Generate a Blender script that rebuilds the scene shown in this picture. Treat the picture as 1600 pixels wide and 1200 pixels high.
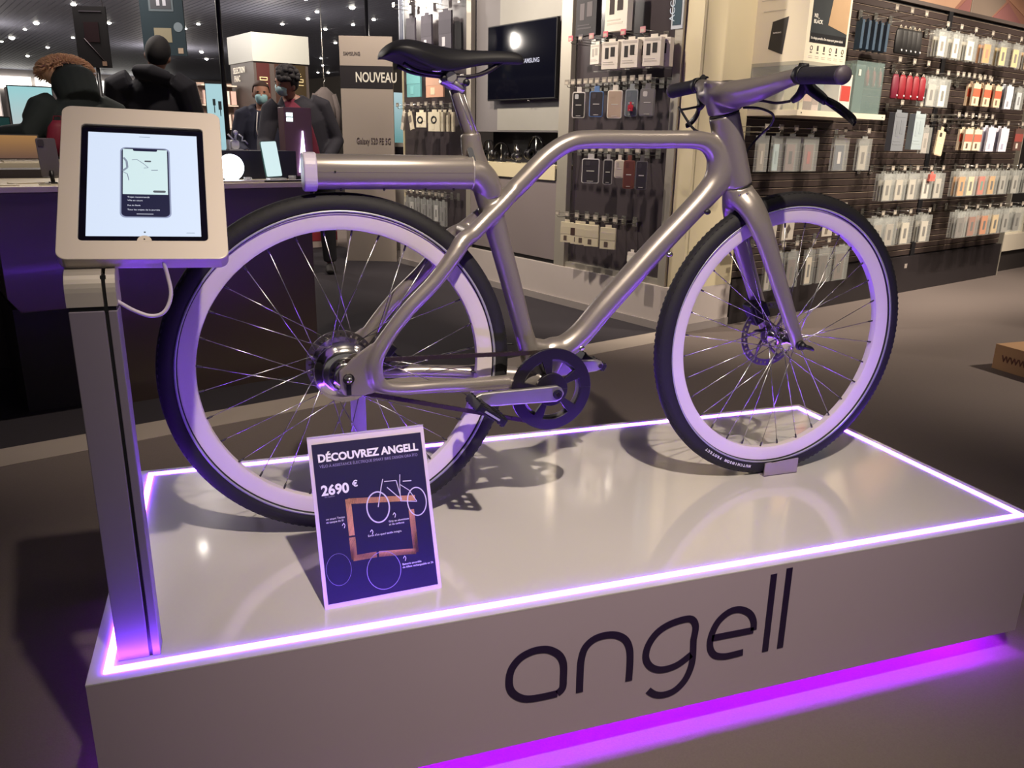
import bpy, bmesh, math, random
from mathutils import Vector, Matrix, Quaternion
random.seed(7)
for o in list(bpy.data.objects): bpy.data.objects.remove(o)
SC = bpy.context.scene
COL = SC.collection
PI = math.pi
V = Vector

# ---------------------------------------------------------------- camera
F_PX = 1255.133
cam_d = bpy.data.cameras.new('camera'); cam = bpy.data.objects.new('camera', cam_d); COL.objects.link(cam)
cam_d.sensor_fit = 'HORIZONTAL'; cam_d.sensor_width = 36.0; cam_d.lens = 36.0 * F_PX / 1600.0
cam_d.clip_start = 0.05; cam_d.clip_end = 200
CAM = V((0.2611, -1.1594, 1.0789)); YAW, PITCH, ROLL = -0.3339, 0.2961, 0.0199
_r = V((math.cos(YAW), math.sin(YAW), 0)); _f = V((-math.sin(YAW)*math.cos(PITCH), math.cos(YAW)*math.cos(PITCH), -math.sin(PITCH)))
_u = _r.cross(_f)
_r2 = math.cos(ROLL)*_r + math.sin(ROLL)*_u; _u2 = -math.sin(ROLL)*_r + math.cos(ROLL)*_u
cam.matrix_world = Matrix((( _r2.x, _u2.x, -_f.x, CAM.x), (_r2.y, _u2.y, -_f.y, CAM.y), (_r2.z, _u2.z, -_f.z, CAM.z), (0, 0, 0, 1)))
SC.camera = cam

# ---------------------------------------------------------------- world, exposure
wd = bpy.data.worlds.new('store_air'); SC.world = wd; wd.use_nodes = True
wd.node_tree.nodes['Background'].inputs[0].default_value = (0.80, 0.74, 0.72, 1)
wd.node_tree.nodes['Background'].inputs[1].default_value = 0.09
SC.view_settings.view_transform = 'Standard'; SC.view_settings.look = 'None'
SC.view_settings.gamma = 1.0; SC.view_settings.use_curve_mapping = False
SC.view_settings.exposure = 1.3

# ---------------------------------------------------------------- store ceiling lamps, and added fill lights
CEIL = 3.0; FZ = -0.06; H = 0.288
TH = math.radians(18.3)
E1 = V((math.cos(TH), math.sin(TH), 0)); E2 = V((-math.sin(TH), math.cos(TH), 0)); A0 = V((2.834, 3.116, 0))
def W(a, b, z=0.0): return A0 + E1*a + E2*b + V((0, 0, z))
def lamp(name, loc, target, power, col=(1, 0.86, 0.70), size=60, rad=0.04, blend=0.6):
    ld = bpy.data.lights.new(name, 'SPOT'); ld.energy = power; ld.color = col; ld.spot_size = math.radians(size); ld.spot_blend = blend; ld.shadow_soft_size = rad
    o = bpy.data.objects.new(name, ld); COL.objects.link(o); o.location = loc
    o.rotation_euler = (V(target) - V(loc)).to_track_quat('-Z', 'Y').to_euler(); return o
LAMPS = [  # position, target, power, cone
 ((0.70, -1.30, CEIL-.12), (1.02, 0.58, 0.3), 150, 54, .03),
 ((-0.35, -0.9, CEIL-.12), (0.9, 0.5, 0.5), 4, 70, .05),  # guessed spot, added as weak fill
 ((2.3, -0.4, CEIL-.12), (1.6, 0.6, 0.6), 7, 70, .05),
 (W(-1.5, 2.2, CEIL-.12), W(0.0, 1.9, 1.3), 90, 80, .05),
 (W(-1.6, 0.7, CEIL-.12), W(0.0, 0.8, 1.3), 90, 75, .05),
 (W(0.25, -1.9, CEIL-.12), W(0.55, 0.0, 1.3), 36, 70, .05),
 (W(-0.9, -1.5, CEIL-.12), W(.46, -.20, 1.85), 45, 30, .05),
 (W(1.7, -2.0, CEIL-.12), W(1.7, 0.0, 1.3), 140, 75, .05),
 (W(3.2, -2.0, CEIL-.12), W(3.1, 0.0, 1.4), 150, 80, .05),
 (W(4.6, -2.2, CEIL-.12), W(4.5, 0.0, 0.6), 90, 80, .05),
 (W(2.2, -3.4, CEIL-.12), W(2.2, -1.6, 0.0), 165, 88, .06),
 (W(-2.9, 0.2, CEIL-.12), W(-2.9, 1.0, 0.8), 40, 80, .05),
 (W(-2.0, 2.4, CEIL-.12), W(-2.0, 3.2, 0.8), 30, 90, .05),
 (W(-0.6, 2.6, CEIL-.12), W(-0.4, 4.0, 1.1), 60, 90, .05),
 (W(-0.6, 5.0, CEIL-.12), W(-0.2, 6.4, 1.3), 120, 90, .05),
 (W(-3.2, 6.0, CEIL-.12), W(-3.0, 9.0, 1.0), 120, 100, .05),
]
for i, (p_, t_, w_, s_, r_) in enumerate(LAMPS):
    lamp('ceiling_lamp_light', p_, t_, w_*1.0, size=s_, rad=r_, blend=1.0 if i == 0 else .6)
for p_, w_ in ((W(-2.6, 3.8, CEIL-.5), 14), (W(-1.4, 5.4, CEIL-.5), 14), (W(-3.6, 6.5, CEIL-.6), 14), (W(-1.2, 8.5, CEIL-.6), 14), (W(-3.4, 11.5, CEIL-.6), 18), (W(1.6, 10.5, CEIL-.9), 10), (W(-2.2, 16, CEIL-.6), 22), (W(1.8, 6.5, CEIL-.6), 9), (W(2.0, 18, CEIL-.6), 20)):
    ld = bpy.data.lights.new('fill_point_light', 'POINT'); ld.energy = w_*1.8; ld.color = (1, .90, .80); ld.shadow_soft_size = .10  # added point fills that brighten the rear ceiling
    o = bpy.data.objects.new('fill_point_light', ld); COL.objects.link(o); o.location = p_

# ---------------------------------------------------------------- materials
def lin(c): return tuple(((x/255)/12.92 if x/255 <= .04045 else ((x/255+.055)/1.055)**2.4) for x in c)
MATS = {}
def mat(name, rgb=(128, 128, 128), rough=.5, metal=0, emit=None, estr=0, noise=0.0, nscale=20, bump=0.0, alpha=1, trans=0, coat=0, spec=None, ior=None):
    if name in MATS: return MATS[name]
    m = bpy.data.materials.new(name); m.use_nodes = True; nt = m.node_tree; b = nt.nodes['Principled BSDF']
    c = lin(rgb)
    b.inputs['Base Color'].default_value = (*c, 1); b.inputs['Roughness'].default_value = rough; b.inputs['Metallic'].default_value = metal
    if spec is not None: b.inputs['Specular IOR Level'].default_value = spec
    if ior: b.inputs['IOR'].default_value = ior
    if coat: b.inputs['Coat Weight'].default_value = coat; b.inputs['Coat Roughness'].default_value = .08
    if trans: b.inputs['Transmission Weight'].default_value = trans
    if alpha < 1: b.inputs['Alpha'].default_value = alpha
    if emit is not None:
        b.inputs['Emission Color'].default_value = (*emit, 1); b.inputs['Emission Strength'].default_value = estr
    if noise or bump:
        tc = nt.nodes.new('ShaderNodeTexCoord'); n = nt.nodes.new('ShaderNodeTexNoise'); n.inputs['Scale'].default_value = nscale; n.inputs['Detail'].default_value = 4
        nt.links.new(tc.outputs['Object'], n.inputs['Vector'])
        if noise:
            mx = nt.nodes.new('ShaderNodeMix'); mx.data_type = 'RGBA'
            mx.inputs[6].default_value = (*[x*(1-noise) for x in c], 1); mx.inputs[7].default_value = (*[min(1, x*(1+noise)) for x in c], 1)
            nt.links.new(n.outputs['Fac'], mx.inputs[0]); nt.links.new(mx.outputs[2], b.inputs['Base Color'])
        if bump:
            bp = nt.nodes.new('ShaderNodeBump'); bp.inputs['Strength'].default_value = bump; bp.inputs['Distance'].default_value = .002
            nt.links.new(n.outputs['Fac'], bp.inputs['Height']); nt.links.new(bp.outputs['Normal'], b.inputs['Normal'])
    MATS[name] = m; return m
def flat(rgb, rough=.55, **k): return mat('paint_%02x%02x%02x_%d' % (*[int(x) for x in rgb], int(rough*100)), rgb, rough, noise=.04, nscale=9, **k)

# ---------------------------------------------------------------- mesh builder
class MB:
    def __init__(s): s.v = []; s.f = []; s.m = []; s.sm = []
    def add(s, vs, fs, mi=0, sm=False):
        n = len(s.v); s.v += [tuple(x) for x in vs]
        for f in fs: s.f.append([n+i for i in f]); s.m.append(mi); s.sm.append(sm)
        return s
    def box(s, x0, x1, y0, y1, z0, z1, mi=0, M=None):
        vs = [V((x, y, z)) for z in (z0, z1) for y in (y0, y1) for x in (x0, x1)]
        if M: vs = [M @ q for q in vs]
        return s.add(vs, [(0, 2, 3, 1), (4, 5, 7, 6), (0, 1, 5, 4), (2, 6, 7, 3), (0, 4, 6, 2), (1, 3, 7, 5)], mi)
    def tube(s, pts, r, n=12, mi=0, side=None, cap=True, sm=True):
        pts = [V(p) for p in pts]; N = len(pts)
        if not isinstance(r, (list, tuple)): r = [r]*N
        rr = [(q, q) if not isinstance(q, (list, tuple)) else q for q in r]
        T = []
        for i in range(N):
            t = (pts[min(i+1, N-1)] - pts[max(i-1, 0)]); T.append(t.normalized() if t.length > 1e-9 else V((0, 0, 1)))
        if side is None:
            u = T[0].orthogonal().normalized()
        vs = []
        for i in range(N):
            if side is not None: u = V(side)
            u = (u - T[i]*u.dot(T[i])).normalized(); w = T[i].cross(u)
            for k in range(n):
                a = 2*PI*k/n; vs.append(pts[i] + u*(rr[i][0]*math.cos(a)) + w*(rr[i][1]*math.sin(a)))
        fs = []
        for i in range(N-1):
            for k in range(n):
                k2 = (k+1) % n; fs.append((i*n+k, i*n+k2, (i+1)*n+k2, (i+1)*n+k))
        s.add(vs, fs, mi, sm)
        if cap:
            b = len(s.v)-len(vs); s.f.append([b+k for k in range(n)][::-1]); s.m.append(mi); s.sm.append(False)
            s.f.append([b+(N-1)*n+k for k in range(n)]); s.m.append(mi); s.sm.append(False)
        return s
    def cyl(s, a, b, r0, r1=None, n=16, mi=0, cap=True, sm=True): return s.tube([a, b], [r0, r0 if r1 is None else r1], n, mi, cap=cap, sm=sm)
    def lathe(s, prof, o, ax, n=32, mi=0, close=False, sm=True):
        """prof: list of (radius, along axis)"""
        o = V(o); ax = V(ax).normalized(); u = ax.orthogonal().normalized(); w = ax.cross(u); m = len(prof); vs = []
        for k in range(n):
            a = 2*PI*k/n; d = u*math.cos(a) + w*math.sin(a)
            for (r, h) in prof: vs.append(o + ax*h + d*r)
        fs = []
        for k in range(n):
            k2 = (k+1) % n
            for i in range(m if close else m-1):
                j = (i+1) % m; fs.append((k*m+i, k*m+j, k2*m+j, k2*m+i))
        return s.add(vs, fs, mi, sm)
    def ell(s, c, r, n=16, mi=0, M=None):
        c = V(c); vs = []; h = n//2; fs = []
        for i in range(h+1):
            p = PI*i/h
            for k in range(n):
                a = 2*PI*k/n; q = V((r[0]*math.sin(p)*math.cos(a), r[1]*math.sin(p)*math.sin(a), r[2]*math.cos(p)))
                if M: q = M @ q
                vs.append(c+q)
        for i in range(h):
            for k in range(n): k2 = (k+1) % n; fs.append((i*n+k, (i+1)*n+k, (i+1)*n+k2, i*n+k2))
        return s.add(vs, fs, mi, True)
    def prism(s, poly, O, ux, uy, t, mi=0, sm=False):
        """polygon in plane (O,ux,uy), thickness t along ux x uy (centred from 0 to t)"""
        O = V(O); ux = V(ux); uy = V(uy); nn = ux.cross(uy).normalized(); n = len(poly)
        area = sum(poly[i][0]*poly[(i+1) % n][1]-poly[(i+1) % n][0]*poly[i][1] for i in range(n))
        if area < 0: poly = poly[::-1]
        vs = [O+ux*p[0]+uy*p[1] for p in poly] + [O+ux*p[0]+uy*p[1]+nn*t for p in poly]
        fs = [tuple(range(n))[::-1], tuple(range(n, 2*n))] + [(i, (i+1) % n, n+(i+1) % n, n+i) for i in range(n)]
        return s.add(vs, fs, mi, sm)
    def build(s, name, mats, parent=None, org=None, bev=0, remesh=0, smooth=0, subs=0, M=None):
        me = bpy.data.meshes.new(name)
        vs = s.v
        if org is not None: vs = [(v[0]-org[0], v[1]-org[1], v[2]-org[2]) for v in vs]
        me.from_pydata(vs, [], s.f)
        if not isinstance(mats, (list, tuple)): mats = [mats]
        for q in mats: me.materials.append(q)
        me.polygons.foreach_set('material_index', [min(q, len(mats)-1) for q in s.m])
        me.polygons.foreach_set('use_smooth', s.sm)
        me.validate(); me.update()
        bm = bmesh.new(); bm.from_mesh(me); bmesh.ops.recalc_face_normals(bm, faces=bm.faces[:]); bm.to_mesh(me); bm.free()
        o = bpy.data.objects.new(name, me); COL.objects.link(o)
        if parent: o.parent = parent
        if M is not None: o.matrix_basis = M
        if remesh:
            md = o.modifiers.new('remesh', 'REMESH'); md.mode = 'VOXEL'; md.voxel_size = remesh; md.use_smooth_shade = True
            if smooth:
                sd = o.modifiers.new('smooth', 'SMOOTH'); sd.iterations = smooth; sd.factor = .5
        if bev:
            bd = o.modifiers.new('bevel', 'BEVEL'); bd.width = bev; bd.segments = 3; bd.limit_method = 'ANGLE'; bd.angle_limit = math.radians(50)
            bd.harden_normals = False
        return o
def BX(x0, x1, y0, y1, z0, z1): return MB().box(x0, x1, y0, y1, z0, z1)
def rrect(x0, x1, y0, y1, r, n=5):
    out = []
    for cx, cy, a0 in ((x1-r, y1-r, 0), (x0+r, y1-r, 90), (x0+r, y0+r, 180), (x1-r, y0+r, 270)):
        for k in range(n+1):
            a = math.radians(a0+90*k/n); out.append((cx+r*math.cos(a), cy+r*math.sin(a)))
    return out
def catm(P, n=6):
    """Catmull-Rom through tuples of any length"""
    out = []; N = len(P)
    for i in range(N-1):
        p0 = P[max(i-1, 0)]; p1 = P[i]; p2 = P[i+1]; p3 = P[min(i+2, N-1)]
        for k in range(n):
            t = k/n; out.append(tuple(.5*((2*b)+(-a+c)*t+(2*a-5*b+4*c-d)*t*t+(-a+3*b-3*c+d)*t**3) for a, b, c, d in zip(p0, p1, p2, p3)))
    out.append(tuple(P[-1])); return out
def stube(mb, P, n=12, seg=6, mi=0, side=None):
    """P: (x,y,z,r) or (x,y,z,ru,rw)"""
    Q = catm(P, seg); pts = [q[:3] for q in Q]; r = [q[3] if len(q) == 4 else (q[3], q[4]) for q in Q]
    return mb.tube(pts, r, n, mi, side)
def thing(name, label, cat, loc=(0, 0, 0), rotz=0, group=None):
    o = bpy.data.objects.new(name, None); COL.objects.link(o); o.location = loc; o.rotation_euler = (0, 0, rotz); o.empty_display_size = .05
    return tag(o, label, cat, group)
def tag(o, label, cat, group=None):
    o['label'] = label; o['category'] = cat
    if group: o['group'] = group
    return o
def struct(o): o['kind'] = 'structure'; return o
def lab(o, s): o['label'] = s; return o
def part(name, parent=None):
    o = bpy.data.objects.new(name, None); COL.objects.link(o); o.empty_display_size = .02
    if parent: o.parent = parent
    return o
def text(body, size, m, parent, M, name='lettering', ex=.0004, bold=0, align='LEFT', sx=1.0):
    c = bpy.data.curves.new(name, 'FONT'); c.body = body; c.size = size; c.extrude = ex; c.offset = bold; c.align_x = align; c.resolution_u = 3
    c.materials.append(m); o = bpy.data.objects.new(name, c); COL.objects.link(o); o.parent = parent
    bpy.context.view_layer.update()
    me = bpy.data.meshes.new_from_object(o, depsgraph=bpy.context.evaluated_depsgraph_get()); bpy.data.objects.remove(o)
    o = bpy.data.objects.new(name, me); COL.objects.link(o); o.parent = parent
    o.matrix_basis = M @ Matrix.Diagonal((sx, 1, 1, 1)); return o
def frameM(O, ux, uy):
    ux = V(ux).normalized(); uy = V(uy).normalized(); n = ux.cross(uy); O = V(O)
    return Matrix(((ux.x, uy.x, n.x, O.x), (ux.y, uy.y, n.y, O.y), (ux.z, uy.z, n.z, O.z), (0, 0, 0, 1)))

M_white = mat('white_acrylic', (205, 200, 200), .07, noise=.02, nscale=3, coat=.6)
M_whitep_shaded = mat('white_panel_shaded', (172, 156, 172), .38, noise=.03, nscale=4)  # white panels, colour darkened to stand for shade on the upright faces
M_black = mat('black_plastic', (20, 20, 24), .45, noise=.1, nscale=40)
M_rubber = mat('tyre_rubber', (22, 21, 24), .7, noise=.15, nscale=80, bump=.4)
M_chrome = mat('polished_metal', (215, 212, 208), .16, 1, noise=.03, nscale=30)
M_steel = mat('spoke_steel', (200, 198, 196), .25, 1, noise=.03, nscale=30)
M_frame = mat('champagne_silver_paint', (158, 150, 144), .32, .60, noise=.03, nscale=200)
M_alu = mat('brushed_aluminium', (185, 182, 180), .35, .85, noise=.05, nscale=60)
M_led = mat('led_strip_glow', (255, 255, 255), .5, emit=(0.20, 0.038, 1.0), estr=34)
M_led2 = mat('led_under_glow', (255, 255, 255), .5, emit=(0.34, 0.008, 1.0), estr=46)

def gradmat(name, c0, c1, s=.38, z0=0, z1=.3):
    m = bpy.data.materials.new(name); m.use_nodes = True; nt = m.node_tree; b = nt.nodes['Principled BSDF']; tc = nt.nodes.new('ShaderNodeTexCoord'); sp = nt.nodes.new('ShaderNodeSeparateXYZ'); mr = nt.nodes.new('ShaderNodeMapRange'); mr.inputs[1].default_value = z0; mr.inputs[2].default_value = z1
    mx = nt.nodes.new('ShaderNodeMix'); mx.data_type = 'RGBA'; mx.inputs[6].default_value = (*lin(c0), 1); mx.inputs[7].default_value = (*lin(c1), 1)
    nt.links.new(tc.outputs['Object'], sp.inputs[0]); nt.links.new(sp.outputs[2], mr.inputs[0]); nt.links.new(mr.outputs[0], mx.inputs[0]); nt.links.new(mx.outputs[2], b.inputs['Emission Color']); b.inputs['Emission Strength'].default_value = s
    b.inputs['Base Color'].default_value = (.05, .05, .05, 1); b.inputs['Roughness'].default_value = .2; return m
# ================================================================ setting
def noisefloor(name, rgb, rough, ns=260, var=.25, big=.12):
    m = bpy.data.materials.new(name); m.use_nodes = True; nt = m.node_tree; b = nt.nodes['Principled BSDF']; c = lin(rgb)
    tc = nt.nodes.new('ShaderNodeTexCoord'); n1 = nt.nodes.new('ShaderNodeTexNoise'); n1.inputs['Scale'].default_value = ns; n1.inputs['Detail'].default_value = 2
    n2 = nt.nodes.new('ShaderNodeTexNoise'); n2.inputs['Scale'].default_value = 1.3; n2.inputs['Detail'].default_value = 5
    ad = nt.nodes.new('ShaderNodeMath'); ad.operation = 'MULTIPLY_ADD'; ad.inputs[1].default_value = var; ad.inputs[2].default_value = 1-var/2
    ad2 = nt.nodes.new('ShaderNodeMath'); ad2.operation = 'MULTIPLY_ADD'; ad2.inputs[1].default_value = big; ad2.inputs[2].default_value = 1-big/2
    mu = nt.nodes.new('ShaderNodeMath'); mu.operation = 'MULTIPLY'; vm = nt.nodes.new('ShaderNodeVectorMath'); vm.operation = 'SCALE'; vm.inputs[0].default_value = c
    for n in (n1, n2): nt.links.new(tc.outputs['Object'], n.inputs['Vector'])
    nt.links.new(n1.outputs['Fac'], ad.inputs[0]); nt.links.new(n2.outputs['Fac'], ad2.inputs[0]); nt.links.new(ad.outputs[0], mu.inputs[0]); nt.links.new(ad2.outputs[0], mu.inputs[1])
    nt.links.new(mu.outputs[0], vm.inputs['Scale']); nt.links.new(vm.outputs[0], b.inputs['Base Color'])
    bp = nt.nodes.new('ShaderNodeBump'); bp.inputs['Strength'].default_value = .25; bp.inputs['Distance'].default_value = .003; nt.links.new(n1.outputs['Fac'], bp.inputs['Height']); nt.links.new(bp.outputs['Normal'], b.inputs['Normal'])
    b.inputs['Roughness'].default_value = rough; return m
M_carpet = noisefloor('grey_brown_carpet', (112, 101, 97), .95)
M_carpet2 = noisefloor('dark_carpet', (44, 39, 46), .95)
RS = TH
def S(mb, name, m, **k):        # mesh given in shop-grid coordinates (a, b, z)
    o = mb.build(name, m, **k); o.matrix_basis = Matrix.Translation(A0) @ Matrix.Rotation(TH, 4, 'Z'); return o
def sthing(name, label, cat, a, b, z, group=None, rz=0): return thing(name, label, cat, W(a, b, z), TH+rz, group)
o = struct(S(BX(-14, 16, -9, 34, FZ-.1, FZ), 'floor', M_carpet))
# light stone inlay between two carpets
struct(S(BX(-9, -0.0, -.09, .10, FZ, FZ+.002), 'trim_1', mat('light_inlay_strip', (168, 156, 146), .6, noise=.08, nscale=6)))
struct(S(BX(-9, 0.0, .10, 9, FZ, FZ+.0018), 'floor_inner', M_carpet2))
# slatted metal ceiling: runs along the b direction
cm = MB(); cm.box(-14, 16, -9, 34, CEIL+.04, CEIL+.12, 1)
for i in range(200):
    a = -10+i*.1
    if a > 9: break
    cm.box(a, a+.086, -6, 33, CEIL, CEIL+.03, 0)
struct(S(cm, 'ceiling', [mat('grey_ceiling_slats', (128, 130, 146), .5, .2, noise=.06, nscale=2), mat('ceiling_void', (26, 26, 30), .9, noise=.05, nscale=3)]))
struct(S(BX(-14, 16, 30, 30.2, FZ, CEIL), 'wall_back', mat('far_wall_grey', (150, 144, 142), .8, noise=.1, nscale=.7)))
struct(S(BX(9.0, 9.2, -9, 30, FZ, CEIL), 'wall_right', mat('wall_right_grey', (120, 112, 106), .8, noise=.1, nscale=.7)))
struct(S(BX(-14.2, -14, -9, 30, FZ, CEIL), 'wall_left', mat('wall_left_grey', (110, 106, 108), .8, noise=.1, nscale=.7)))
# bright high windows in the far wall
wm = mat('bright_far_window', (255, 250, 240), .5, emit=(1, .96, .88), estr=1.6)
fm = flat((60, 60, 66))
for i in range(7):
    a0 = -2.6+i*1.15
    w = S(BX(a0, a0+1.02, 29.90, 29.96, 2.38, 2.77), 'window_%d' % (i+1), wm); struct(w)

# ================================================================ display platform with light strips
L_, W_ = 1.924, 0.839
pf = thing('display_platform', 'white glossy display platform edged with glowing violet light strips, under the bicycle', 'display platform', (L_/2, W_/2, 0))
PO = (L_/2, W_/2, 0)
lip, ch = .0215, .0115
BX(0, L_, 0, .018, 0, H-.0028).build('front_panel', M_whitep_shaded, pf, PO)
BX(0, L_, W_-.018, W_, 0, H-.0028).build('back_panel', M_whitep_shaded, pf, PO)
BX(0, .018, .018, W_-.018, 0, H-.0028).build('side_panel', M_whitep_shaded, pf, PO)
BX(L_-.018, L_, .018, W_-.018, 0, H-.0028).build('side_panel', M_whitep_shaded, pf, PO)
e = MB()
def ring(mb, x0, x1, y0, y1, t, z0, z1, mi=0):
    mb.box(x0, x1, y0, y0+t, z0, z1, mi); mb.box(x0, x1, y1-t, y1, z0, z1, mi); mb.box(x0, x0+t, y0+t, y1-t, z0, z1, mi); mb.box(x1-t, x1, y0+t, y1-t, z0, z1, mi)
ring(e, -.0003, L_+.0003, -.0003, W_+.0003, lip, H-.0025, H)
e.build('top_rim', M_white, pf, PO)
q = lip+ch
BX(q, L_-q, q, W_-q, H-.010, H).build('top_panel', M_white, pf, PO)
for (x0, x1, y0, y1) in ((lip, L_-lip, lip, q), (lip, L_-lip, W_-q, W_-lip), (lip, q, q, W_-q), (L_-q, L_-lip, q, W_-q)):
    BX(x0+.0003, x1-.0003, y0+.0003, y1-.0003, H-.006, H+.0024).build('light_strip', M_led, pf, PO)
BX(.02, L_-.02, .02, W_-.02, .062, .078).build('bottom_board', flat((60, 58, 62)), pf, PO)
BX(.16, L_-.16, .16, W_-.16, FZ, .062).build('plinth', flat((40, 38, 42)), pf, PO)
for (x0, x1, y0, y1) in ((.05, L_-.05, .045, .06), (.05, L_-.05, W_-.06, W_-.045), (.045, .06, .07, W_-.07), (L_-.06, L_-.045, .07, W_-.07)):
    lab(BX(x0, x1, y0, y1, .050, .062).build('under_light_strip', M_led2, pf, PO), 'violet light strip under the platform edge')
# company lettering on the front, drawn strokes
LG = dict(
 a=[(0.7642,0.0956),(0.774,0.1049),(0.775,0.1257),(0.7738,0.1572),(0.7659,0.1769),(0.7512,0.1902),(0.7346,0.1972),(0.7115,0.1975),(0.6888,0.1883),(0.6733,0.169),(0.6687,0.1446),(0.6728,0.1232),(0.6861,0.1071),(0.7049,0.0975),(0.7333,0.095),(0.7642,0.0956)],
 n=[(0.8092,0.0877),(0.8085,0.1287),(0.8096,0.1598),(0.8167,0.1841),(0.8343,0.1985),(0.8585,0.2018),(0.8809,0.1967),(0.8993,0.1826),(0.9089,0.1596),(0.9116,0.1272),(0.9116,0.0897)],
 g=[(1.0474,0.1523),(1.0495,0.1814),(1.0407,0.1992),(1.023,0.2037),(0.9896,0.1986),(0.9649,0.1851),(0.9488,0.1619),(0.9446,0.1361),(0.9539,0.1152),(0.9716,0.1021),(0.9929,0.0985),(1.0189,0.1038),(1.0456,0.1201)],
 gt=[(1.0474,0.1523),(1.0495,0.1082),(1.0451,0.0815),(1.0337,0.059),(1.0137,0.0429),(0.9899,0.0394),(0.9708,0.0453),(0.9562,0.0576)],
 e=[(1.0887,0.1482),(1.1851,0.1475)], e2=[(1.1851,0.1475),(1.1824,0.169),(1.1704,0.1889),(1.1467,0.202),(1.1222,0.2007),(1.0996,0.1835),(1.0875,0.155),(1.0871,0.1277),(1.0996,0.1074),(1.1226,0.0992),(1.1449,0.0989),(1.1661,0.1)],
 l=[(1.2177,0.2682),(1.2198,0.0904)], l2=[(1.2536,0.2758),(1.2557,0.0914)])
M_ink = mat('dark_violet_lettering', (34, 20, 56), .35, noise=.03, nscale=5)
def ribbon(mb, pts, w, y, t):
    """flat stroke of width w in the x-z plane, front face at y-t"""
    n = len(pts); Lf = []; Rt = []
    for i, p in enumerate(pts):
        a = pts[max(i-1, 0)]; b = pts[min(i+1, n-1)]; dx, dz = b[0]-a[0], b[1]-a[1]; d = math.hypot(dx, dz) or 1
        Lf.append((p[0]-dz/d*w/2, p[1]+dx/d*w/2)); Rt.append((p[0]+dz/d*w/2, p[1]-dx/d*w/2))
    vs = [(p[0], y-t, p[1]) for p in Lf]+[(p[0], y-t, p[1]) for p in Rt]+[(p[0], y, p[1]) for p in Lf]+[(p[0], y, p[1]) for p in Rt]
    fs = []
    for i in range(n-1): fs += [(n+i, n+i+1, i+1, i), (i, i+1, 2*n+i+1, 2*n+i), (n+i+1, n+i, 3*n+i, 3*n+i+1)]
    fs += [(0, 2*n, 3*n, n), (n-1, 2*n-1, 4*n-1, 3*n-1)]
    mb.add(vs, fs)
lt = {}
for k, pts in LG.items():
    mb = lt.setdefault(k[0]+('2' if k == 'l2' else ''), MB())
    if k in ('a', 'n', 'g', 'gt', 'e2'): pts = catm(pts, 4)
    ribbon(mb, pts, .0145, 0, .0012)
for k, mb in lt.items(): mb.build('letter', M_ink, pf, PO)

# ================================================================ bicycle (x along the bike, YB its middle plane)
YB = .408; XR = .448; XF = 1.488; R_ = .345; ZH = H+R_
bike = thing('bicycle', 'champagne silver city bicycle with white rims on the lit display platform', 'bicycle', (.95, YB, H))
BO = (.95, YB, H)
N_ = -1     # near side is -y
# ---- frame
fr = MB()
def zt(P, y=0, yl=None): return [(p[0], YB+(p[3] if len(p) > 3 else y), p[1], p[2]) for p in P]
def T3(P, **k): stube(fr, [(p[0], YB+p[1], p[2], p[3]+.0018) if len(p) == 4 else (p[0], YB+p[1], p[2], p[3]+.0018, p[4]+.0018) for p in P], n=20, seg=6, side=(0, 1, 0), **k)
# seat tube (y half width, in-plane half width)
T3([(.709, 0, 1.088, .0165, .0175), (.716, 0, 1.045, .0175, .0205), (.738, 0, .992, .021, .0235), (.757, 0, .93, .022, .022), (.772, 0, .88, .021, .0205), (.790, 0, .82, .021, .0195), (.806, 0, .765, .021, .019), (.826, 0, .695, .022, .018), (.846, 0, .635, .027, .021), (.868, 0, .585, .034, .03)])
# down tube up to the head and round into the top tube
T3([(.872, 0, .59, .032, .03), (.89, 0, .632, .028, .034), (.925, 0, .648, .025, .026), (.962, 0, .676, .024, .0245), (1.011, 0, .731, .024, .0245), (1.076, 0, .799, .024, .0245), (1.134, 0, .860, .0235, .024), (1.197, 0, .922, .023, .0235), (1.243, 0, .968, .023, .025), (1.270, 0, 1.002, .024, .029), (1.274, 0, 1.038, .023, .030), (1.254, 0, 1.068, .020, .023), (1.212, 0, 1.084, .017, .0175), (1.10, 0, 1.083, .0165, .017), (.965, 0, 1.081, .0165, .017), (.915, 0, 1.073, .0165, .017), (.870, 0, 1.046, .0165, .0175), (.815, 0, .994, .0165, .0175), (.778, 0, .960, .016, .0165)])
# web between seat tube and down tube
T3([(.845, 0, .66, .02, .012), (.872, 0, .648, .022, .018), (.90, 0, .64, .022, .014)])
# head tube
T3([(1.272, 0, 1.137, .030, .0315), (1.296, 0, 1.066, .030, .031), (1.323, 0, .989, .030, .0305)])
# seat stays (split around the seat tube) and chain stays
for s in (-1, 1):
    T3([(.80, s*.004, .980, .014), (.768, s*.014, .951, .0145), (.735, s*.026, .925, .0145), (.705, s*.036, .900, .0145), (.682, s*.044, .886, .0155), (.662, s*.052, .860, .0145), (.622, s*.058, .812, .0135), (.572, s*.062, .764, .013), (.534, s*.065, .72, .013), (.505, s*.066, .676, .0145), (.499, s*.066, .645, .015), (.508, s*.065, .615, .0135), (.545, s*.063, .603, .0115), (.62, s*.058, .600, .0115), (.71, s*.048, .594, .0125), (.79, s*.034, .588, .015), (.85, s*.022, .582, .017)])
    fr.prism([(.431, .610), (.431, .648), (.462, .676), (.497, .70), (.510, .68), (.503, .64), (.515, .603), (.47, .594), (.440, .598)], (0, YB+s*.066+(.004 if s < 0 else .004), 0), (1, 0, 0), (0, 0, 1), .008)
fr.tube([(.700, YB-.036, .90), (.700, YB+.036, .90)], .013, 16)
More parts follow.
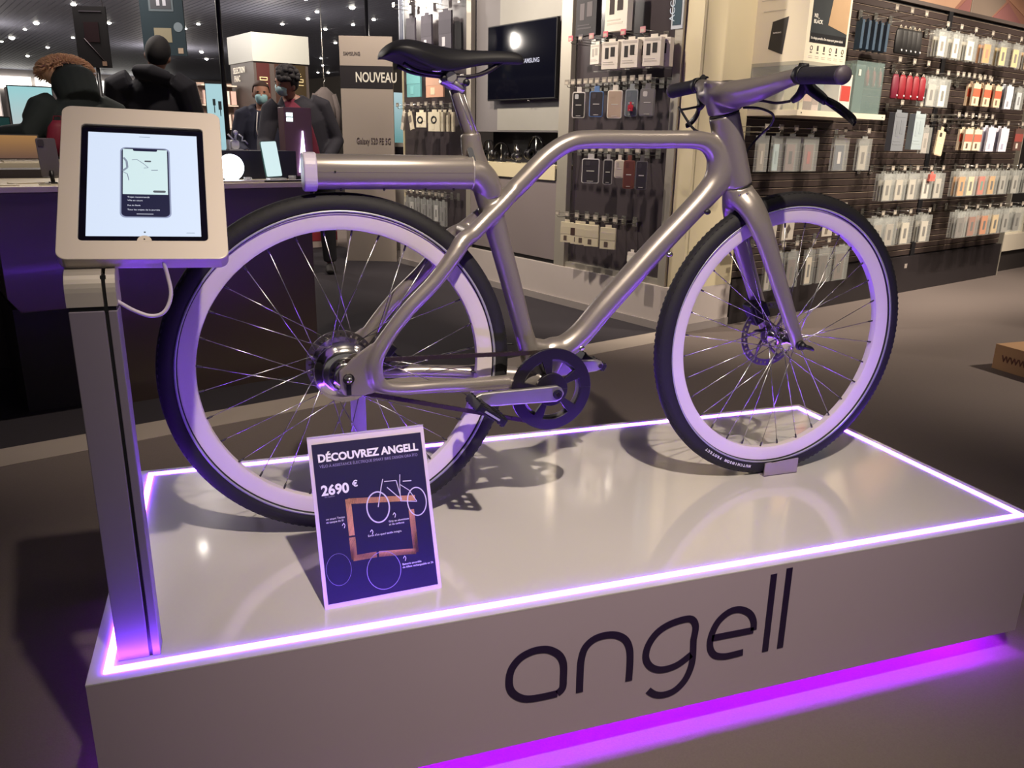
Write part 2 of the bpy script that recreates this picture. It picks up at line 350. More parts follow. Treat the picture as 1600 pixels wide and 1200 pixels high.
# bottom bracket shell
fr.cyl((.875, YB-.037, .571), (.875, YB+.037, .571), .029, n=28)
frame = fr.build('frame', M_frame, bike, BO, remesh=.0028, smooth=6)
mb = MB()
mb.prism(rrect(-.0055, .0055, -.018, .018, .0054), (.7065, YB-.0192, 1.045), (math.cos(.32), 0, math.sin(.32)), (-math.sin(.32)*1, 0, math.cos(.32)), .0034)
lab(mb.build('slot_insert', M_chrome, frame), 'polished oval insert in the seat collar').matrix_basis = Matrix.Translation(-V(BO))
def sub(mb, name, m, parent, **k):      # part given in world coordinates under the bike or one of its parts
    return mb.build(name, m, parent, BO, **k)
def seam(p, ax, r, ry=None):
    pass
# headset rings
for (x, z, r) in ((1.2725, 1.138, .0318), (1.3235, .988, .0308)):
    ax = V((1.323-1.272, 0, .989-1.137)).normalized()
    sub(MB().lathe([(r-.003, -.0012), (r, -.0012), (r, .0012), (r-.003, .0012)], (x, YB, z), ax, 40, close=True), 'headset_ring', M_black, bike)
# axle nuts and dropout slots, rear
for s in (-1, 1):
    y = YB+s*.072
    mb = MB(); mb.cyl((.448, y, .633), (.448, y+s*.003, .633), .011, n=24); mb.cyl((.448, y+s*.003, .633), (.448, y+s*.011, .633), .0085, .0075, n=6, sm=False); mb.ell((.448, y+s*.012, .633), (.006, .004, .006), 12)
    sub(mb, 'axle_nut', M_chrome, bike)
    sub(BX(.4435, .4525, min(y-s*.0012, y+s*.0008), max(y-s*.0012, y+s*.0008), .600, .622), 'axle_slot', M_black, bike)
# cable ports on the down tube
for (x, z) in ((1.155, .845), (.955, .648), (1.24, .935)):
    sub(MB().ell((x, YB-.02, z), (.008, .005, .006), 14), 'cable_port', M_chrome if x < 1.2 else M_black, bike)
# ---- battery / luggage tube
bt = MB()
bt.prism(rrect(-.036, .036, .983, 1.046, .024, 7), (.412, YB, 0), (0, 1, 0), (0, 0, 1), .298, sm=False)
battery = sub(bt, 'battery', M_frame, bike, bev=.001)
for p in battery.data.polygons: p.use_smooth = len(p.vertices) == 4
mb = MB()
stube(mb, [(.700, YB, 1.0145, .0345, .0315), (.722, YB, 1.011, .0335, .031), (.742, YB, .992, .030, .029), (.752, YB, .965, .025, .025)], n=24, side=(0, 1, 0))
sub(mb, 'battery_elbow', M_frame, bike, remesh=.0028, smooth=6)
mb = MB(); mb.prism(rrect(-.038, .038, .979, 1.049, .026, 7), (.389, YB, 0), (0, 1, 0), (0, 0, 1), .024)
lab(sub(mb, 'tail_light', mat('frosted_lilac_lens', (196, 186, 204), .3, noise=.03), battery, bev=.003), 'milky lens closing the rear end of the battery')
mb = MB(); mb.box(.413, .706, YB-.0366, YB-.0358, 1.0150, 1.0162); sub(mb, 'seam', flat((120, 112, 108)), battery)
for x in (.455, .535, .615, .67):
    sub(MB().cyl((x, YB-.0215, .9842), (x, YB-.0235, .9822), .0022, n=10), 'screw', M_black, battery)
sub(MB().cyl((.444, YB-.0362, 1.0156), (.444, YB-.0372, 1.0156), .002, n=10), 'screw', M_black, battery)
mb = MB(); mb.prism(rrect(-.0372, .0372, .9818, 1.0472, .025, 7), (.7065, YB, 0), (0, 1, 0), (0, 0, 1), .0022); sub(mb, 'joint_band', mat('joint_band_grey', (205, 198, 190), .3, .6, noise=.02), battery)
# ---- wheels
def wheel(name, cx, steer, near_r, flange, yflN, yflF, cross, nm):
    wheel_ = part(name, bike); wheel_.location = V((cx, YB, ZH))-V(BO); wheel_.rotation_euler = (0, 0, steer)
    def A(mb, n, m, par=None, **k): return mb.build(n, m, par or wheel_, **k)
    ax = (0, 1, 0)
    # tyre
    prof = []
    for k in range(20):
        a = 2*PI*k/20; rr = .0215; prof.append((R_-.0218+rr*math.cos(a), .0205*math.sin(a)))
    ty = MB().lathe(prof, (0, 0, 0), ax, 128, close=True)
    for k in range(150):        # tread grooves
        a = 2*PI*k/150
        for s in (-1, 1):
            c, si = math.cos(a+.01*s), math.sin(a+.01*s); M = Matrix.Rotation(-a, 3, 'Y')
            ty.box(R_-.0065, R_-.0034, s*.009-.0035, s*.009+.0035, -.003, .003, 0, M.to_4x4())
    t = A(ty, 'tire', M_rubber)
    for s in (-1, 1):
        lab(A(MB().lathe([(.3085, s*.0172), (.3125, s*.0192), (.3128, s*.0196), (.3085, s*.0178)], (0, 0, 0), ax, 128, close=True), 'reflective_band', mat('reflective_grey_band', (170, 170, 180), .35, .3, noise=.03), t), 'thin grey reflective band')
    # rim
    rp = [(.276, -.0085), (.282, -.0118), (.300, -.0130), (.3075, -.0130), (.3075, .0130), (.300, .0130), (.282, .0118), (.276, .0085), (.2745, 0)]
    rm = MB()
    for sg_ in ([rp[0], (.279, -.0098), (.283, -.0112), rp[3]], [rp[3], rp[4]], [rp[4], (.283, .0112), (.279, .0098), rp[7]], [rp[7], rp[8], rp[0]]): rm.lathe(sg_, (0, 0, 0), ax, 128)
    A(rm, 'rim', mat('white_rim_paint', (214, 204, 206), .42, noise=.02, nscale=5))
    # hub
    hb = MB()
    if nm:      # motor hub
        hb.lathe([(.0, -.050), (.018, -.050), (.020, -.040), (.034, -.038), (.040, -.036), (.050, -.034), (.052, -.028), (.0605, -.027), (.0605, -.023), (.053, -.021), (.052, .021), (.0605, .023), (.0605, .027), (.050, .030), (.030, .034), (.018, .045), (0, .045)], (0, 0, 0), ax, 64)
    else:
        hb.lathe([(0, -.046), (.009, -.046), (.010, -.034), (.022, -.031), (.023, -.027), (.014, -.023), (.012, 0), (.014, .018), (.024, .022), (.024, .027), (.012, .034), (.009, .046), (0, .046)], (0, 0, 0), ax, 40)
    h = A(hb, 'hub', M_chrome)
    if nm:
        A(MB().lathe([(.012, -.052), (.026, -.052), (.033, -.048), (.034, -.0385), (.012, -.0385)], (0, 0, 0), ax, 48, close=True), 'cog_cover', M_black, h)
        cg = MB().lathe([(.012, -.0565), (.0285, -.0565), (.0285, -.0535), (.012, -.0535)], (0, 0, 0), ax, 36, close=True)
        for k in range(18):
            a = 2*PI*k/18; cg.box(.028, .033, -.0562, -.0538, -.0022, .0022, 0, Matrix.Rotation(a, 4, 'Y'))
        A(cg, 'rear_cog', M_chrome, h)
    else:
        A(MB().cyl((0, -.064, 0), (0, .062, 0), .0055, n=14), 'axle', M_chrome, h)
    # spokes
    sp = MB(); nip = MB(); NS = 32
    for i in range(NS):
        th = 2*PI*(i+.5)/NS; s = -1 if i % 2 else 1; yf = yflN if s < 0 else yflF
        ho = th + (cross if (i//2) % 2 else -cross)
        p0 = V((flange*math.cos(ho), yf, flange*math.sin(ho))); p1 = V((.2765*math.cos(th), s*.002, .2765*math.sin(th)))
        sp.cyl(p0, p1, .00105, n=6); d = (p1-p0).normalized(); sp.cyl(p1-d*.012, p1+d*.001, .0021, n=7, mi=1)
    A(sp, 'spokes', [M_steel, flat((50, 46, 52), .4)])
    # valve
    # disc rotor on the far side
    ro = MB(); rr_ = .080 if not nm else .070
    def sector(mb, r0, r1, a0, a1, y0, y1, n=5, mi=0):
        vs = []
        for k in range(n+1):
            a = a0+(a1-a0)*k/n
            for r in (r0, r1):
                for y in (y0, y1): vs.append((r*math.cos(a), y, r*math.sin(a)))
        fs = []
        for k in range(n):
            b = 4*k; fs += [(b, b+4, b+6, b+2), (b+1, b+3, b+7, b+5), (b, b+1, b+5, b+4), (b+2, b+6, b+7, b+3)]
        fs += [(0, 2, 3, 1), (4*n, 4*n+1, 4*n+3, 4*n+2)]; mb.add(vs, fs, mi)
    yd = .038 if nm else .046
    NS2 = 36
    for k in range(NS2):
        a0 = 2*PI*k/NS2; a1 = 2*PI*(k+1)/NS2
        sector(ro, rr_-.005, rr_, a0, a1, yd, yd+.002, 2); sector(ro, rr_-.016, rr_-.011, a0, a1, yd, yd+.002, 2)
        sector(ro, rr_-.0112, rr_-.0048, a0, a0+.6*(a1-a0), yd, yd+.002, 2)
    for k in range(6):
        a = 2*PI*k/6; ro.tube([(.02*math.cos(a-.5), yd+.001, .02*math.sin(a-.5)), (.04*math.cos(a-.25), yd+.001, .04*math.sin(a-.25)), ((rr_-.013)*math.cos(a), yd+.001, (rr_-.013)*math.sin(a))], [(.001, .004)]*3, 8, side=(0, 1, 0))
    sector(ro, .014, .024, 0, 2*PI, yd-.001, yd+.003, 32)
    A(ro, 'brake_disc', mat('disc_steel', (112, 106, 108), .38, .9, noise=.05), h)
    return wheel_, t
rw, rt = wheel('rear_wheel', XR, 0, 0, .057, -.025, .025, .55, True)
fw, ft = wheel('front_wheel', XF, .022, 0, .021, -.029, .0245, 1.05, False)
# tyre lettering on the near sidewall of the front tyre (lower left arc), letters around the circle
def arc_text(body, r, a0, step, size, parent, y):
    for i, chh in enumerate(body):
        if chh == ' ': continue
        a = a0+i*step
        # upside down text reading along the lower arc, tops pointing outwards
        pos = V((r*math.cos(a), y, r*math.sin(a))); up = V((math.cos(a), 0, math.sin(a))); right = V((math.sin(a), 0, -math.cos(a)))
        text(chh, size, flat((226, 224, 232), .5), parent, frameM(pos, right, up), ex=.0003, align='CENTER', bold=.0004)
arc_text('HUTCHINSON PROTECT', .3195, math.radians(258), math.radians(-1.5), .0088, ft, -.0212)
# ---- fork
fk = MB()
def FK(P): stube(fk, [(p[0], YB+p[1], p[2], p[3]+.0016, p[4]+.0030) for p in P], n=20, seg=6, side=(0, 1, 0))
FK([(1.3235, 0, .986, .030, .0305), (1.328, 0, .965, .034, .031), (1.335, 0, .948, .030, .026)])
for s in (-1, 1):
    FK([(1.327, s*.012, .968, .022, .029), (1.341, s*.032, .945, .019, .027), (1.357, s*.046, .912, .0145, .0245), (1.378, s*.052, .868, .0125, .021), (1.404, s*.055, .812, .011, .0185), (1.436, s*.057, .744, .0105, .0165), (1.466, s*.058, .682, .010, .0145), (1.487, s*.057, .640, .0095, .013), (1.491, s*.057, .628, .009, .0115)])
fork = sub(fk, 'fork', M_frame, bike, remesh=.0026, smooth=6)
for (x, y, z) in ((1.31, -.031, .972), (1.325, -.036, .975), (1.338, -.039, .955)):
    sub(MB().ell((x, YB+y, z), (.003, .002, .003), 10), 'bolt', M_chrome, fork)
mb = MB(); mb.cyl((1.489, YB-.067, .632), (1.489, YB-.074, .632), .012, .010, n=20); mb.ell((1.489, YB-.078, .632), (.009, .008, .009), 14)
stube(mb, [(1.489, YB-.076, .632, .006), (1.498, YB-.082, .630, .0055), (1.508, YB-.083, .627, .005), (1.517, YB-.080, .622, .0035)], n=10)
lab(sub(mb, 'quick_release', M_black, fork), 'black quick release lever on the front axle')
stube_ = MB(); stube(stube_, [(1.345, YB+.045, .93, .0028), (1.372, YB+.068, .86, .0028), (1.405, YB+.070, .79, .0028), (1.428, YB+.068, .735, .0028), (1.43, YB+.066, .70, .0028)], n=8)
lab(sub(stube_, 'brake_hose', M_black, fork), 'black brake hose along the far fork blade')
mb = MB(); mb.box(-.028, .028, YB+.030, YB+.062, -.016, .018, 0); mb.box(-.018, .02, YB+.026, YB+.068, -.008, .028)
cal = mb.build('brake_caliper', M_black, bike, bev=.003); cal.matrix_basis = Matrix.Translation(V((1.437, 0, .690))-V(BO)) @ Matrix.Rotation(math.radians(62), 4, 'Y')
cal2 = cal.copy(); COL.objects.link(cal2); cal2.matrix_basis = Matrix.Translation(V((.530, 0, .652))-V(BO)) @ Matrix.Rotation(math.radians(40), 4, 'Y')
# ---- seat post, saddle
mb = MB(); stube(mb, [(.716, YB, 1.07, .0138), (.700, YB, 1.112, .0138), (.681, YB, 1.168, .0138)], n=24, seg=3)
post = sub(mb, 'seat_post', M_frame, bike)
d_ = V((.681-.716, 0, 1.168-1.07)).normalized()
mb = MB()
for k in (-1, 1): mb.tube([V((.716, YB-.0128, 1.085))+V((k*.0045, 0, 0)), V((.684, YB-.0128, 1.168))+V((k*.0045, 0, 0))], .0018, 8)
lab(sub(mb, 'groove_lines', M_alu, post), 'bright ridges down the near side of the post')
mb = MB(); stube(mb, [(.694, YB, 1.166, .020, .012), (.672, YB, 1.176, .024, .011), (.652, YB, 1.184, .018, .009)], n=18, side=(0, 1, 0)); mb.cyl((.665, YB-.027, 1.187), (.665, YB+.027, 1.187), .011, n=16); mb.cyl((.686, YB-.024, 1.184), (.686, YB+.024, 1.184), .009, n=16); mb.box(.655, .692, YB-.02, YB+.02, 1.180, 1.194)
lab(sub(mb, 'saddle_clamp', M_alu, post, bev=.002), 'metal saddle clamp')
mb = MB()
for (x, y, z) in ((.650, -.029, 1.184), (.694, -.026, 1.178)): mb.ell((x, YB+y, z), (.007, .005, .007), 12)
sub(mb, 'clamp_bolts', M_black, post)
# saddle: loft of cross sections along x
secs = [ # x, half width, top z, underside depth, edge drop
 (.536, .030, 1.224, .012, .004), (.546, .058, 1.236, .022, .006), (.562, .071, 1.246, .032, .010), (.585, .0745, 1.250, .044, .016), (.612, .067, 1.247, .050, .020), (.642, .050, 1.242, .050, .022), (.675, .035, 1.238, .042, .018), (.71, .026, 1.237, .032, .012), (.745, .0215, 1.238, .026, .009), (.78, .020, 1.239, .026, .008), (.803, .018, 1.237, .024, .007), (.815, .011, 1.230, .016, .003)]
vs = []; NP = 20
for (x, hw, zt_, dp, dr) in secs:
    for k in range(NP):
        a = 2*PI*k/NP; c, s_ = math.cos(a), math.sin(a)
        y = hw*math.copysign(abs(c)**.75, c)
        z = zt_-dr*abs(c)**2 if s_ >= 0 else zt_-dr*abs(c)**2-dp*.85*abs(s_)**.38
        if s_ >= 0: z -= .010*(1-s_)*0
        vs.append((x, YB+y, z-.006*(1-abs(s_)) if s_ >= 0 else z))
fs = []
for i in range(len(secs)-1):
    for k in range(NP): k2 = (k+1) % NP; fs.append((i*NP+k, i*NP+k2, (i+1)*NP+k2, (i+1)*NP+k))
fs += [tuple(range(NP)), tuple(range((len(secs)-1)*NP, len(secs)*NP))[::-1]]
mb = MB(); mb.add(vs, fs, 0, True)
sad = sub(mb, 'saddle', mat('black_saddle_cover', (15, 15, 19), .55, noise=.1, nscale=50, bump=.15), bike)
sd = sad.modifiers.new('sub', 'SUBSURF'); sd.levels = 2; sd.render_levels = 2
mb = MB()
for s in (-1, 1): stube(mb, [(.575, YB+s*.030, 1.206, .0035), (.60, YB+s*.024, 1.195, .0035), (.64, YB+s*.021, 1.190, .0035), (.70, YB+s*.021, 1.189, .0035), (.74, YB+s*.015, 1.200, .0035), (.775, YB+s*.007, 1.222, .0035)], n=10)
sub(mb, 'saddle_rails', mat('dark_rail', (60, 56, 62), .3, .6), sad)
mb = MB()
for (x, y, z) in ((.602, -.052, 1.210), (.634, -.038, 1.196)): mb.ell((x, YB+y, z), (.010, .002, .003), 10)
lab(sub(mb, 'saddle_rivets', M_chrome, sad), 'bright oval rivets')
# ---- one piece bar and stem
st_ = MB()
stube(st_, [(1.2715, YB, 1.1395, .0315, .0325), (1.268, YB, 1.155, .033, .037), (1.268, YB, 1.172, .035, .044), (1.271, YB, 1.188, .037, .051), (1.272, YB, 1.200, .036, .052)], n=26, side=(0, 1, 0))
for s in (-1, 1):
    stube(st_, [(1.274, YB, 1.178, .050, .025), (1.279, YB+s*.035, 1.178, .048, .027), (1.290, YB+s*.075, 1.184, .038, .0235), (1.302, YB+s*.115, 1.193, .028, .0195), (1.311, YB+s*.150, 1.201, .0195, .0165), (1.315, YB+s*.176, 1.205, .0150, .0150)], n=22, side=(1, 0, 0))
bar = sub(st_, 'handlebar', M_frame, bike, remesh=.0026, smooth=8)
mb = MB(); mb.ell((1.290, YB, 1.2035), (.030, .026, .0035), 20)
lab(sub(mb, 'display', mat('dash_glass', (70, 66, 66), .08, noise=.02), bar), 'small oval dash display on the stem top')
for s in (-1, 1):
    g = MB()
    y0, y1 = YB+s*.192, YB+s*.302
    g.lathe([(.0, 0), (.0148, 0), (.0160, .004), (.0154, .03), (.0160, .07), (.0164, .104), (.0158, .107), (0, .107)], (1.315, y0, 1.2055), (0, s, -.055), 32)
    gr = lab(sub(g, 'grip', mat('grip_rubber', (30, 28, 36), .75, noise=.1, nscale=120, bump=.3), bike), 'dark rubber handlebar grip')
    sub(MB().lathe([(0, .1065), (.0164, .1065), (.0170, .111), (.0152, .116), (.0, .1175)], (1.315, y0, 1.2055), (0, s, -.055), 32), 'end_cap', mat('grip_cap_grey', (74, 66, 76), .5, noise=.05), gr)
    c_ = MB().lathe([(.0145, 0), (.0172, .001), (.0172, .017), (.0145, .018)], (1.315, YB+s*.177, 1.2065), (0, s, 0), 28, close=True)
    br = sub(c_, 'brake_lever', M_black, bike)
    b2 = MB()
    stube(b2, [(1.322, YB+s*.190, 1.196, .011, .010), (1.334, YB+s*.195, 1.182, .012, .011), (1.344, YB+s*.212, 1.168, .012, .010), (1.347, YB+s*.228, 1.158, .008, .008)], n=12)
    stube(b2, [(1.322, YB+s*.190, 1.192, .009, .008), (1.322, YB+s*.180, 1.172, .010, .009), (1.316, YB+s*.165, 1.160, .006, .006)], n=12)
    sub(b2, 'lever_body', M_black, br, remesh=.002, smooth=3)
    b3 = MB(); stube(b3, [(1.346, YB+s*.224, 1.162, .005, .007), (1.356, YB+s*.245, 1.150, .004, .009), (1.362, YB+s*.268, 1.136, .003, .009), (1.362, YB+s*.290, 1.124, .003, .0085), (1.358, YB+s*.300, 1.118, .002, .006)], n=12, side=(1, 0, 0))
    sub(b3, 'lever_blade', mat('black_anodised_lever', (26, 26, 30), .25, .6, noise=.05), br)
    b4 = MB().cyl((1.330, YB+s*.185, 1.222), (1.318, YB+s*.172, 1.224), .006, n=14); b4.ell((1.325, YB+s*.178, 1.2245), (.012, .007, .003), 12)
    sub(b4, 'shift_button', M_black, br)
mb = MB()
stube(mb, [(1.314, YB-.162, 1.160, .0027), (1.312, YB-.12, 1.158, .0027), (1.312, YB-.07, 1.164, .0027), (1.308, YB-.03, 1.162, .0027), (1.30, YB-.012, 1.150, .0027)], n=8)
stube(mb, [(1.305, YB-.02, 1.152, .0027), (1.325, YB-.05, 1.150, .0027), (1.352, YB-.06, 1.138, .0027), (1.360, YB-.045, 1.118, .0027), (1.352, YB-.02, 1.095, .0027), (1.335, YB-.012, 1.07, .0027), (1.322, YB-.01, 1.045, .0027)], n=8)
stube(mb, [(1.312, YB+.162, 1.160, .0027), (1.25, YB+.14, 1.150, .0027), (1.21, YB+.08, 1.150, .0027), (1.215, YB+.03, 1.11, .0027), (1.225, YB+.005, 1.098, .0027)], n=8)
lab(sub(mb, 'brake_cables', M_black, bike), 'black cables looping below the handlebar')
# ---- crankset
cr = MB(); YC = YB-.052
def annulus(mb, r0, r1, a0, a1, y0, y1, c, n=24, mi=0):
    vs = []
    for k in range(n+1):
        a = a0+(a1-a0)*k/n
        for r in (r0, r1):
            for y in (y0, y1): vs.append((c[0]+r*math.cos(a), y, c[1]+r*math.sin(a)))
    fs = []
    for k in range(n): b = 4*k; fs += [(b, b+4, b+6, b+2), (b+1, b+3, b+7, b+5), (b, b+1, b+5, b+4), (b+2, b+6, b+7, b+3)]
    fs += [(0, 2, 3, 1), (4*n, 4*n+1, 4*n+3, 4*n+2)]; mb.add(vs, fs, mi)
BC = (.875, .571)
annulus(cr, .066, .090, 0, 2*PI, YC-.004, YC+.004, BC, 72)
annulus(cr, .010, .036, 0, 2*PI, YC-.005, YC+.004, BC, 40)
for k in range(5):
    a = math.radians(100+72*k); annulus(cr, .034, .068, a-.17, a+.17, YC-.004, YC+.004, BC, 5)
chainring = sub(cr, 'chainring', mat('black_chain_guard', (30, 26, 38), .35, noise=.05), bike, bev=.001)
tr = MB(); annulus(tr, .060, .078, 0, 2*PI, YC+.006, YC+.009, BC, 48)
for k in range(46):
    a = 2*PI*k/46; tr.box(.076, .0815, YC+.0062, YC+.0088, -.0022, .0022, 0, Matrix.Translation((BC[0], 0, BC[1])) @ Matrix.Rotation(a, 4, 'Y'))
sub(tr, 'chainring_teeth', M_alu, chainring)
def crank(s, ang, nm='crank_arm'):
    c, s_ = math.cos(ang), math.sin(ang); L = .172; y = YB+s*.082
    mb = MB(); ux = V((c, 0, s_)); uz = V((-s_, 0, c))
    pts = []; Wd = [(0, .0175), (.03, .0170), (.08, .0160), (.13, .0155), (.165, .0140)]
    poly = [(x, w) for x, w in Wd]+[(L+.006, .009), (L+.011, 0), (L+.006, -.009)]+[(x, -w) for x, w in Wd[::-1]]+[(-.010, -.012), (-.0165, 0), (-.010, .012)]
    mb.prism(poly, V((BC[0], y+.006, BC[1])), ux, uz, .012)
    o = sub(mb, nm, M_alu, bike, bev=.003)
    # prism extrudes along ux x uz = -y
    e_ = V((BC[0], 0, BC[1]))+ux*L
    mb = MB().cyl((BC[0], y+s*.005, BC[1]), (BC[0], y+s*.010, BC[1]), .010, n=24); sub(mb, 'crank_bolt_cap', M_black, o)
    mb = MB().cyl((BC[0], y+s*.009, BC[1]), (BC[0], y+s*.012, BC[1]), .005, n=12); sub(mb, 'crank_bolt', M_chrome, o)
    mb = MB().cyl((e_.x, y+s*.004, e_.z), (e_.x, y-s*.013, e_.z), .0055, n=12); sub(mb, 'pedal_bolt', M_chrome, o)
    return e_, y, o
def pedal(e_, y, s, tilt):
    p = MB(); cx, cz = 0, 0
    p.cyl((0, y+s*.010, 0), (0, y+s*.100, 0), .0075, n=14)
    for q in (-1, 1):
        p.box(q*.030-.004, q*.030+.004, min(y+s*.022, y+s*.100), max(y+s*.022, y+s*.100), -.008, .008)
        for k in range(5): yy = y+s*(.030+.016*k); p.box(q*.030-.003, q*.030+.003, yy-.002, yy+.002, -.0105, .0105)
    for yy in (.024, .050, .076, .098): p.box(-.030, .030, y+s*yy-.003, y+s*yy+.003, -.006, .006)
    o = p.build('pedal', M_black, bike, bev=.001); o.matrix_basis = Matrix.Translation(V((e_.x, 0, e_.z))-V(BO)) @ Matrix.Rotation(tilt, 4, 'Y')
    r = MB().box(-.018, .018, y+s*.1005 if s > 0 else y-.1025, y+s*.1025 if s > 0 else y-.1005, -.002, .002); r.box(-.033, -.031, min(y+s*.04, y+s*.085), max(y+s*.04, y+s*.085), -.004, .004)
    r.build('reflector', flat((150, 150, 160), .3), o)
e1_, y1_, _ = crank(-1, PI+.0)
pedal(e1_, y1_, -1, math.radians(35))
e2_, y2_, _ = crank(1, 0.03)
pedal(e2_, y2_, 1, math.radians(30))
# ---- chain: top and bottom run
chn = MB()
def run(p0, p1, n):
    for i in range(n):
        a = V(p0).lerp(V(p1), i/n); b = V(p0).lerp(V(p1), (i+1)/n); d = (b-a).normalized(); w = V((0, 0, 1)) if i % 2 else V((0, 0, 1))
        t = .0026 if i % 2 else .0016
        for s in (-1, 1):
            m = (a+b)/2; L = (b-a).length/2+.0028; up = d.cross(V((0, 1, 0))).normalized()
            M = Matrix(((d.x, 0, up.x, m.x), (d.y, 1, up.y, m.y+s*t), (d.z, 0, up.z, m.z), (0, 0, 0, 1)))
            chn.box(-L, L, -.0005, .0005, -.0041, .0041, 0, M)
        chn.cyl((a.x, a.y-.0035, a.z), (a.x, a.y+.0035, a.z), .0030, n=6)
ych = YB-.0445
run((.448, YB-.055, .633+.031), (.872, ych, .571+.0800), 34)
run((.455, YB-.055, .633-.030), (.866, ych, .571-.0800), 33)
for k in range(18):
    a0 = -PI/2+PI*k/18; a1 = -PI/2+PI*(k+1)/18
    run((BC[0]+.080*math.cos(a0), ych, BC[1]+.080*math.sin(a0)), (BC[0]+.080*math.cos(a1), ych, BC[1]+.080*math.sin(a1)), 1)
lab(sub(chn, 'chain', mat('dark_chain_steel', (58, 50, 52), .4, .7, noise=.1)if 0 else mat('dark_chain_steel', (74, 62, 62), .35, .6), bike), 'dark drive chain')
mb = MB(); stube(mb, [(.52, YB+.06, .672, .0025), (.56, YB+.055, .640, .0025), (.62, YB+.05, .63, .0025), (.68, YB+.045, .64, .0025), (.75, YB+.03, .655, .0025), (.81, YB+.01, .66, .0025)], n=8)
stube(mb, [(.49, YB+.02, .633, .0025), (.53, YB+.045, .625, .0025), (.58, YB+.05, .632, .0025), (.63, YB+.05, .625, .0025)], n=8)
lab(sub(mb, 'rear_cables', M_black, bike), 'black cables by the far chain stay')

# ---- small parts of the display
cl = MB(); x0, x1 = 1.461, 1.558
cl.prism([(0, 0), (x1-x0, 0), (x1-x0, .039), (.022, .034), (.016, .036), (0, .034)], (x0, YB-.028, H+.0005), (1, 0, 0), (0, 0, 1), .003)
cl.box(x0, x1, YB-.031, YB+.031, H, H+.002); cl.prism([(0, 0), (x1-x0, 0), (x1-x0, .036), (0, .036)], (x0, YB+.031, H+.0005), (1, 0, 0), (0, 0, 1), .003)
tag(cl.build('wheel_holder', mat('bare_metal_plate', (168, 158, 160), .4, .5, noise=.05)), 'small bent metal plate holding the front tyre on the platform', 'wheel holder')
sd = thing('bike_stand', 'slim violet-lit metal stand propping the rear axle behind the spokes', 'bike stand', (.49, .53, H)); so = (.49, .53, H)
BX(.44, .54, .485, .60, H, H+.006).build('base_plate', M_alu, sd, so, bev=.001)
BX(.474, .506, .520, .530, H+.006, .640).build('post', M_alu, sd, so, bev=.001)
MB().cyl((.448, .520, .633), (.500, .520, .633), .006, n=14).build('cradle', M_black, sd, so)
MB().cyl((.455, .482, .633), (.455, .522, .633), .008, n=14).build('axle_pin', M_alu, sd, so)

# ================================================================ A4 easel sign
SW, SH = .212, .301
tilt = math.radians(22.1); yaw = math.radians(3.07)
cxs, cys = .467, .104
sg = thing('easel_sign', 'A4 violet price sign in clear plastic easel at front of platform', 'sign', (cxs, cys, H), yaw)
rl = math.radians(-1.0)
Ms = Matrix.Rotation(-tilt, 4, 'X') @ Matrix.Rotation(math.radians(90), 4, 'X')     # local x right, y up the board, z out to the viewer
def sgp(mb, name, m, par=sg, **k): return mb.build(name, m, par, M=Ms if par is sg else None, **k)
bd = sgp(MB().prism(rrect(-SW/2, SW/2, 0, SH, .002, 2), (0, 0, 0), (1, 0, 0), (0, 1, 0), -.002), 'backing', mat('sign_border_white', (214, 200, 216), .4, noise=.02))
poster = MB().prism([(-SW/2+.0065, .008), (SW/2-.0065, .008), (SW/2-.0065, SH-.013), (-SW/2+.0065, SH-.013)], (0, 0, .0002), (1, 0, 0), (0, 1, 0), .0004).build('poster', mat('poster_navy', (34, 28, 66), .35, noise=.08, nscale=12), bd)
MB().prism([(-SW/2, 0), (SW/2, 0), (SW/2, .12), (-SW/2, .12)], (0, 0, -.0045), (1, 0, 0), (0, 1, 0), .0015).build('back_leaf', mat('clear_sign_plastic', (225, 225, 235), .08, alpha=.35), bd)
clr = mat('clear_sign_plastic', (225, 225, 235), .08, alpha=.35)
hh = (SH*.45); 
sgl = MB(); q0 = Ms @ V((0, hh, -.004)); 
sgl.add([(-.08, q0.y, q0.z), (.08, q0.y, q0.z), (.08, q0.y+.09, .001), (-.08, q0.y+.09, .001), (-.08, q0.y+.002, q0.z), (.08, q0.y+.002, q0.z), (.08, q0.y+.092, .001), (-.08, q0.y+.092, .001)], [(0, 1, 2, 3), (7, 6, 5, 4), (0, 3, 7, 4), (1, 5, 6, 2), (3, 2, 6, 7), (0, 4, 5, 1)])
sgl.build('easel_leg', clr, sg)
mb = MB(); mb.box(-SW/2, SW/2, SH-.0005, SH+.0012, -.004, .003); mb.build('top_edge', clr, bd)
wt = mat('print_white', (236, 234, 244), .5, noise=.01); gy = mat('print_lilac', (150, 140, 190), .5, noise=.01); orr = mat('print_copper', (222, 160, 120), .5, noise=.03)
PZ = .0007
def st(body, size, x, y, m=wt, bold=0, align='LEFT', sx=1.0, par=poster): return text(body, size, m, par, Matrix.Translation((x, y, PZ)), ex=.0001, bold=bold, align=align, sx=sx)
st('D\u00c9COUVREZ ANGELL', .0190, 0, .2560, bold=.00075, align='CENTER', sx=.98)
st('V\u00c9LO \u00c0 ASSISTANCE \u00c9LECTRIQUE SMART BIKE DESIGN ORA \u00cfTO', .0071, 0, .2455, gy, align='CENTER', sx=.87)
st('2690', .0245, -.091, .197, bold=.0008); st('\u20ac', .0150, -.0355, .2055, bold=.0004)
st('En option', .0045, -.086, .1925, gy)
st('un smart Tectan', .0050, -.088, .1530); st('et casque de fil', .0050, -.088, .1475)
st('Grip en aluminium', .0050, .022, .1330); st('et du carbone', .0050, .022, .1275)
st('Ecran d\'un quad tactile integre', .0050, -.018, .1130)
st('Batterie amovible', .0050, .038, .0530); st('de 60km rechargeable en 2h', .0050, .038, .0475)
fr_ = MB()
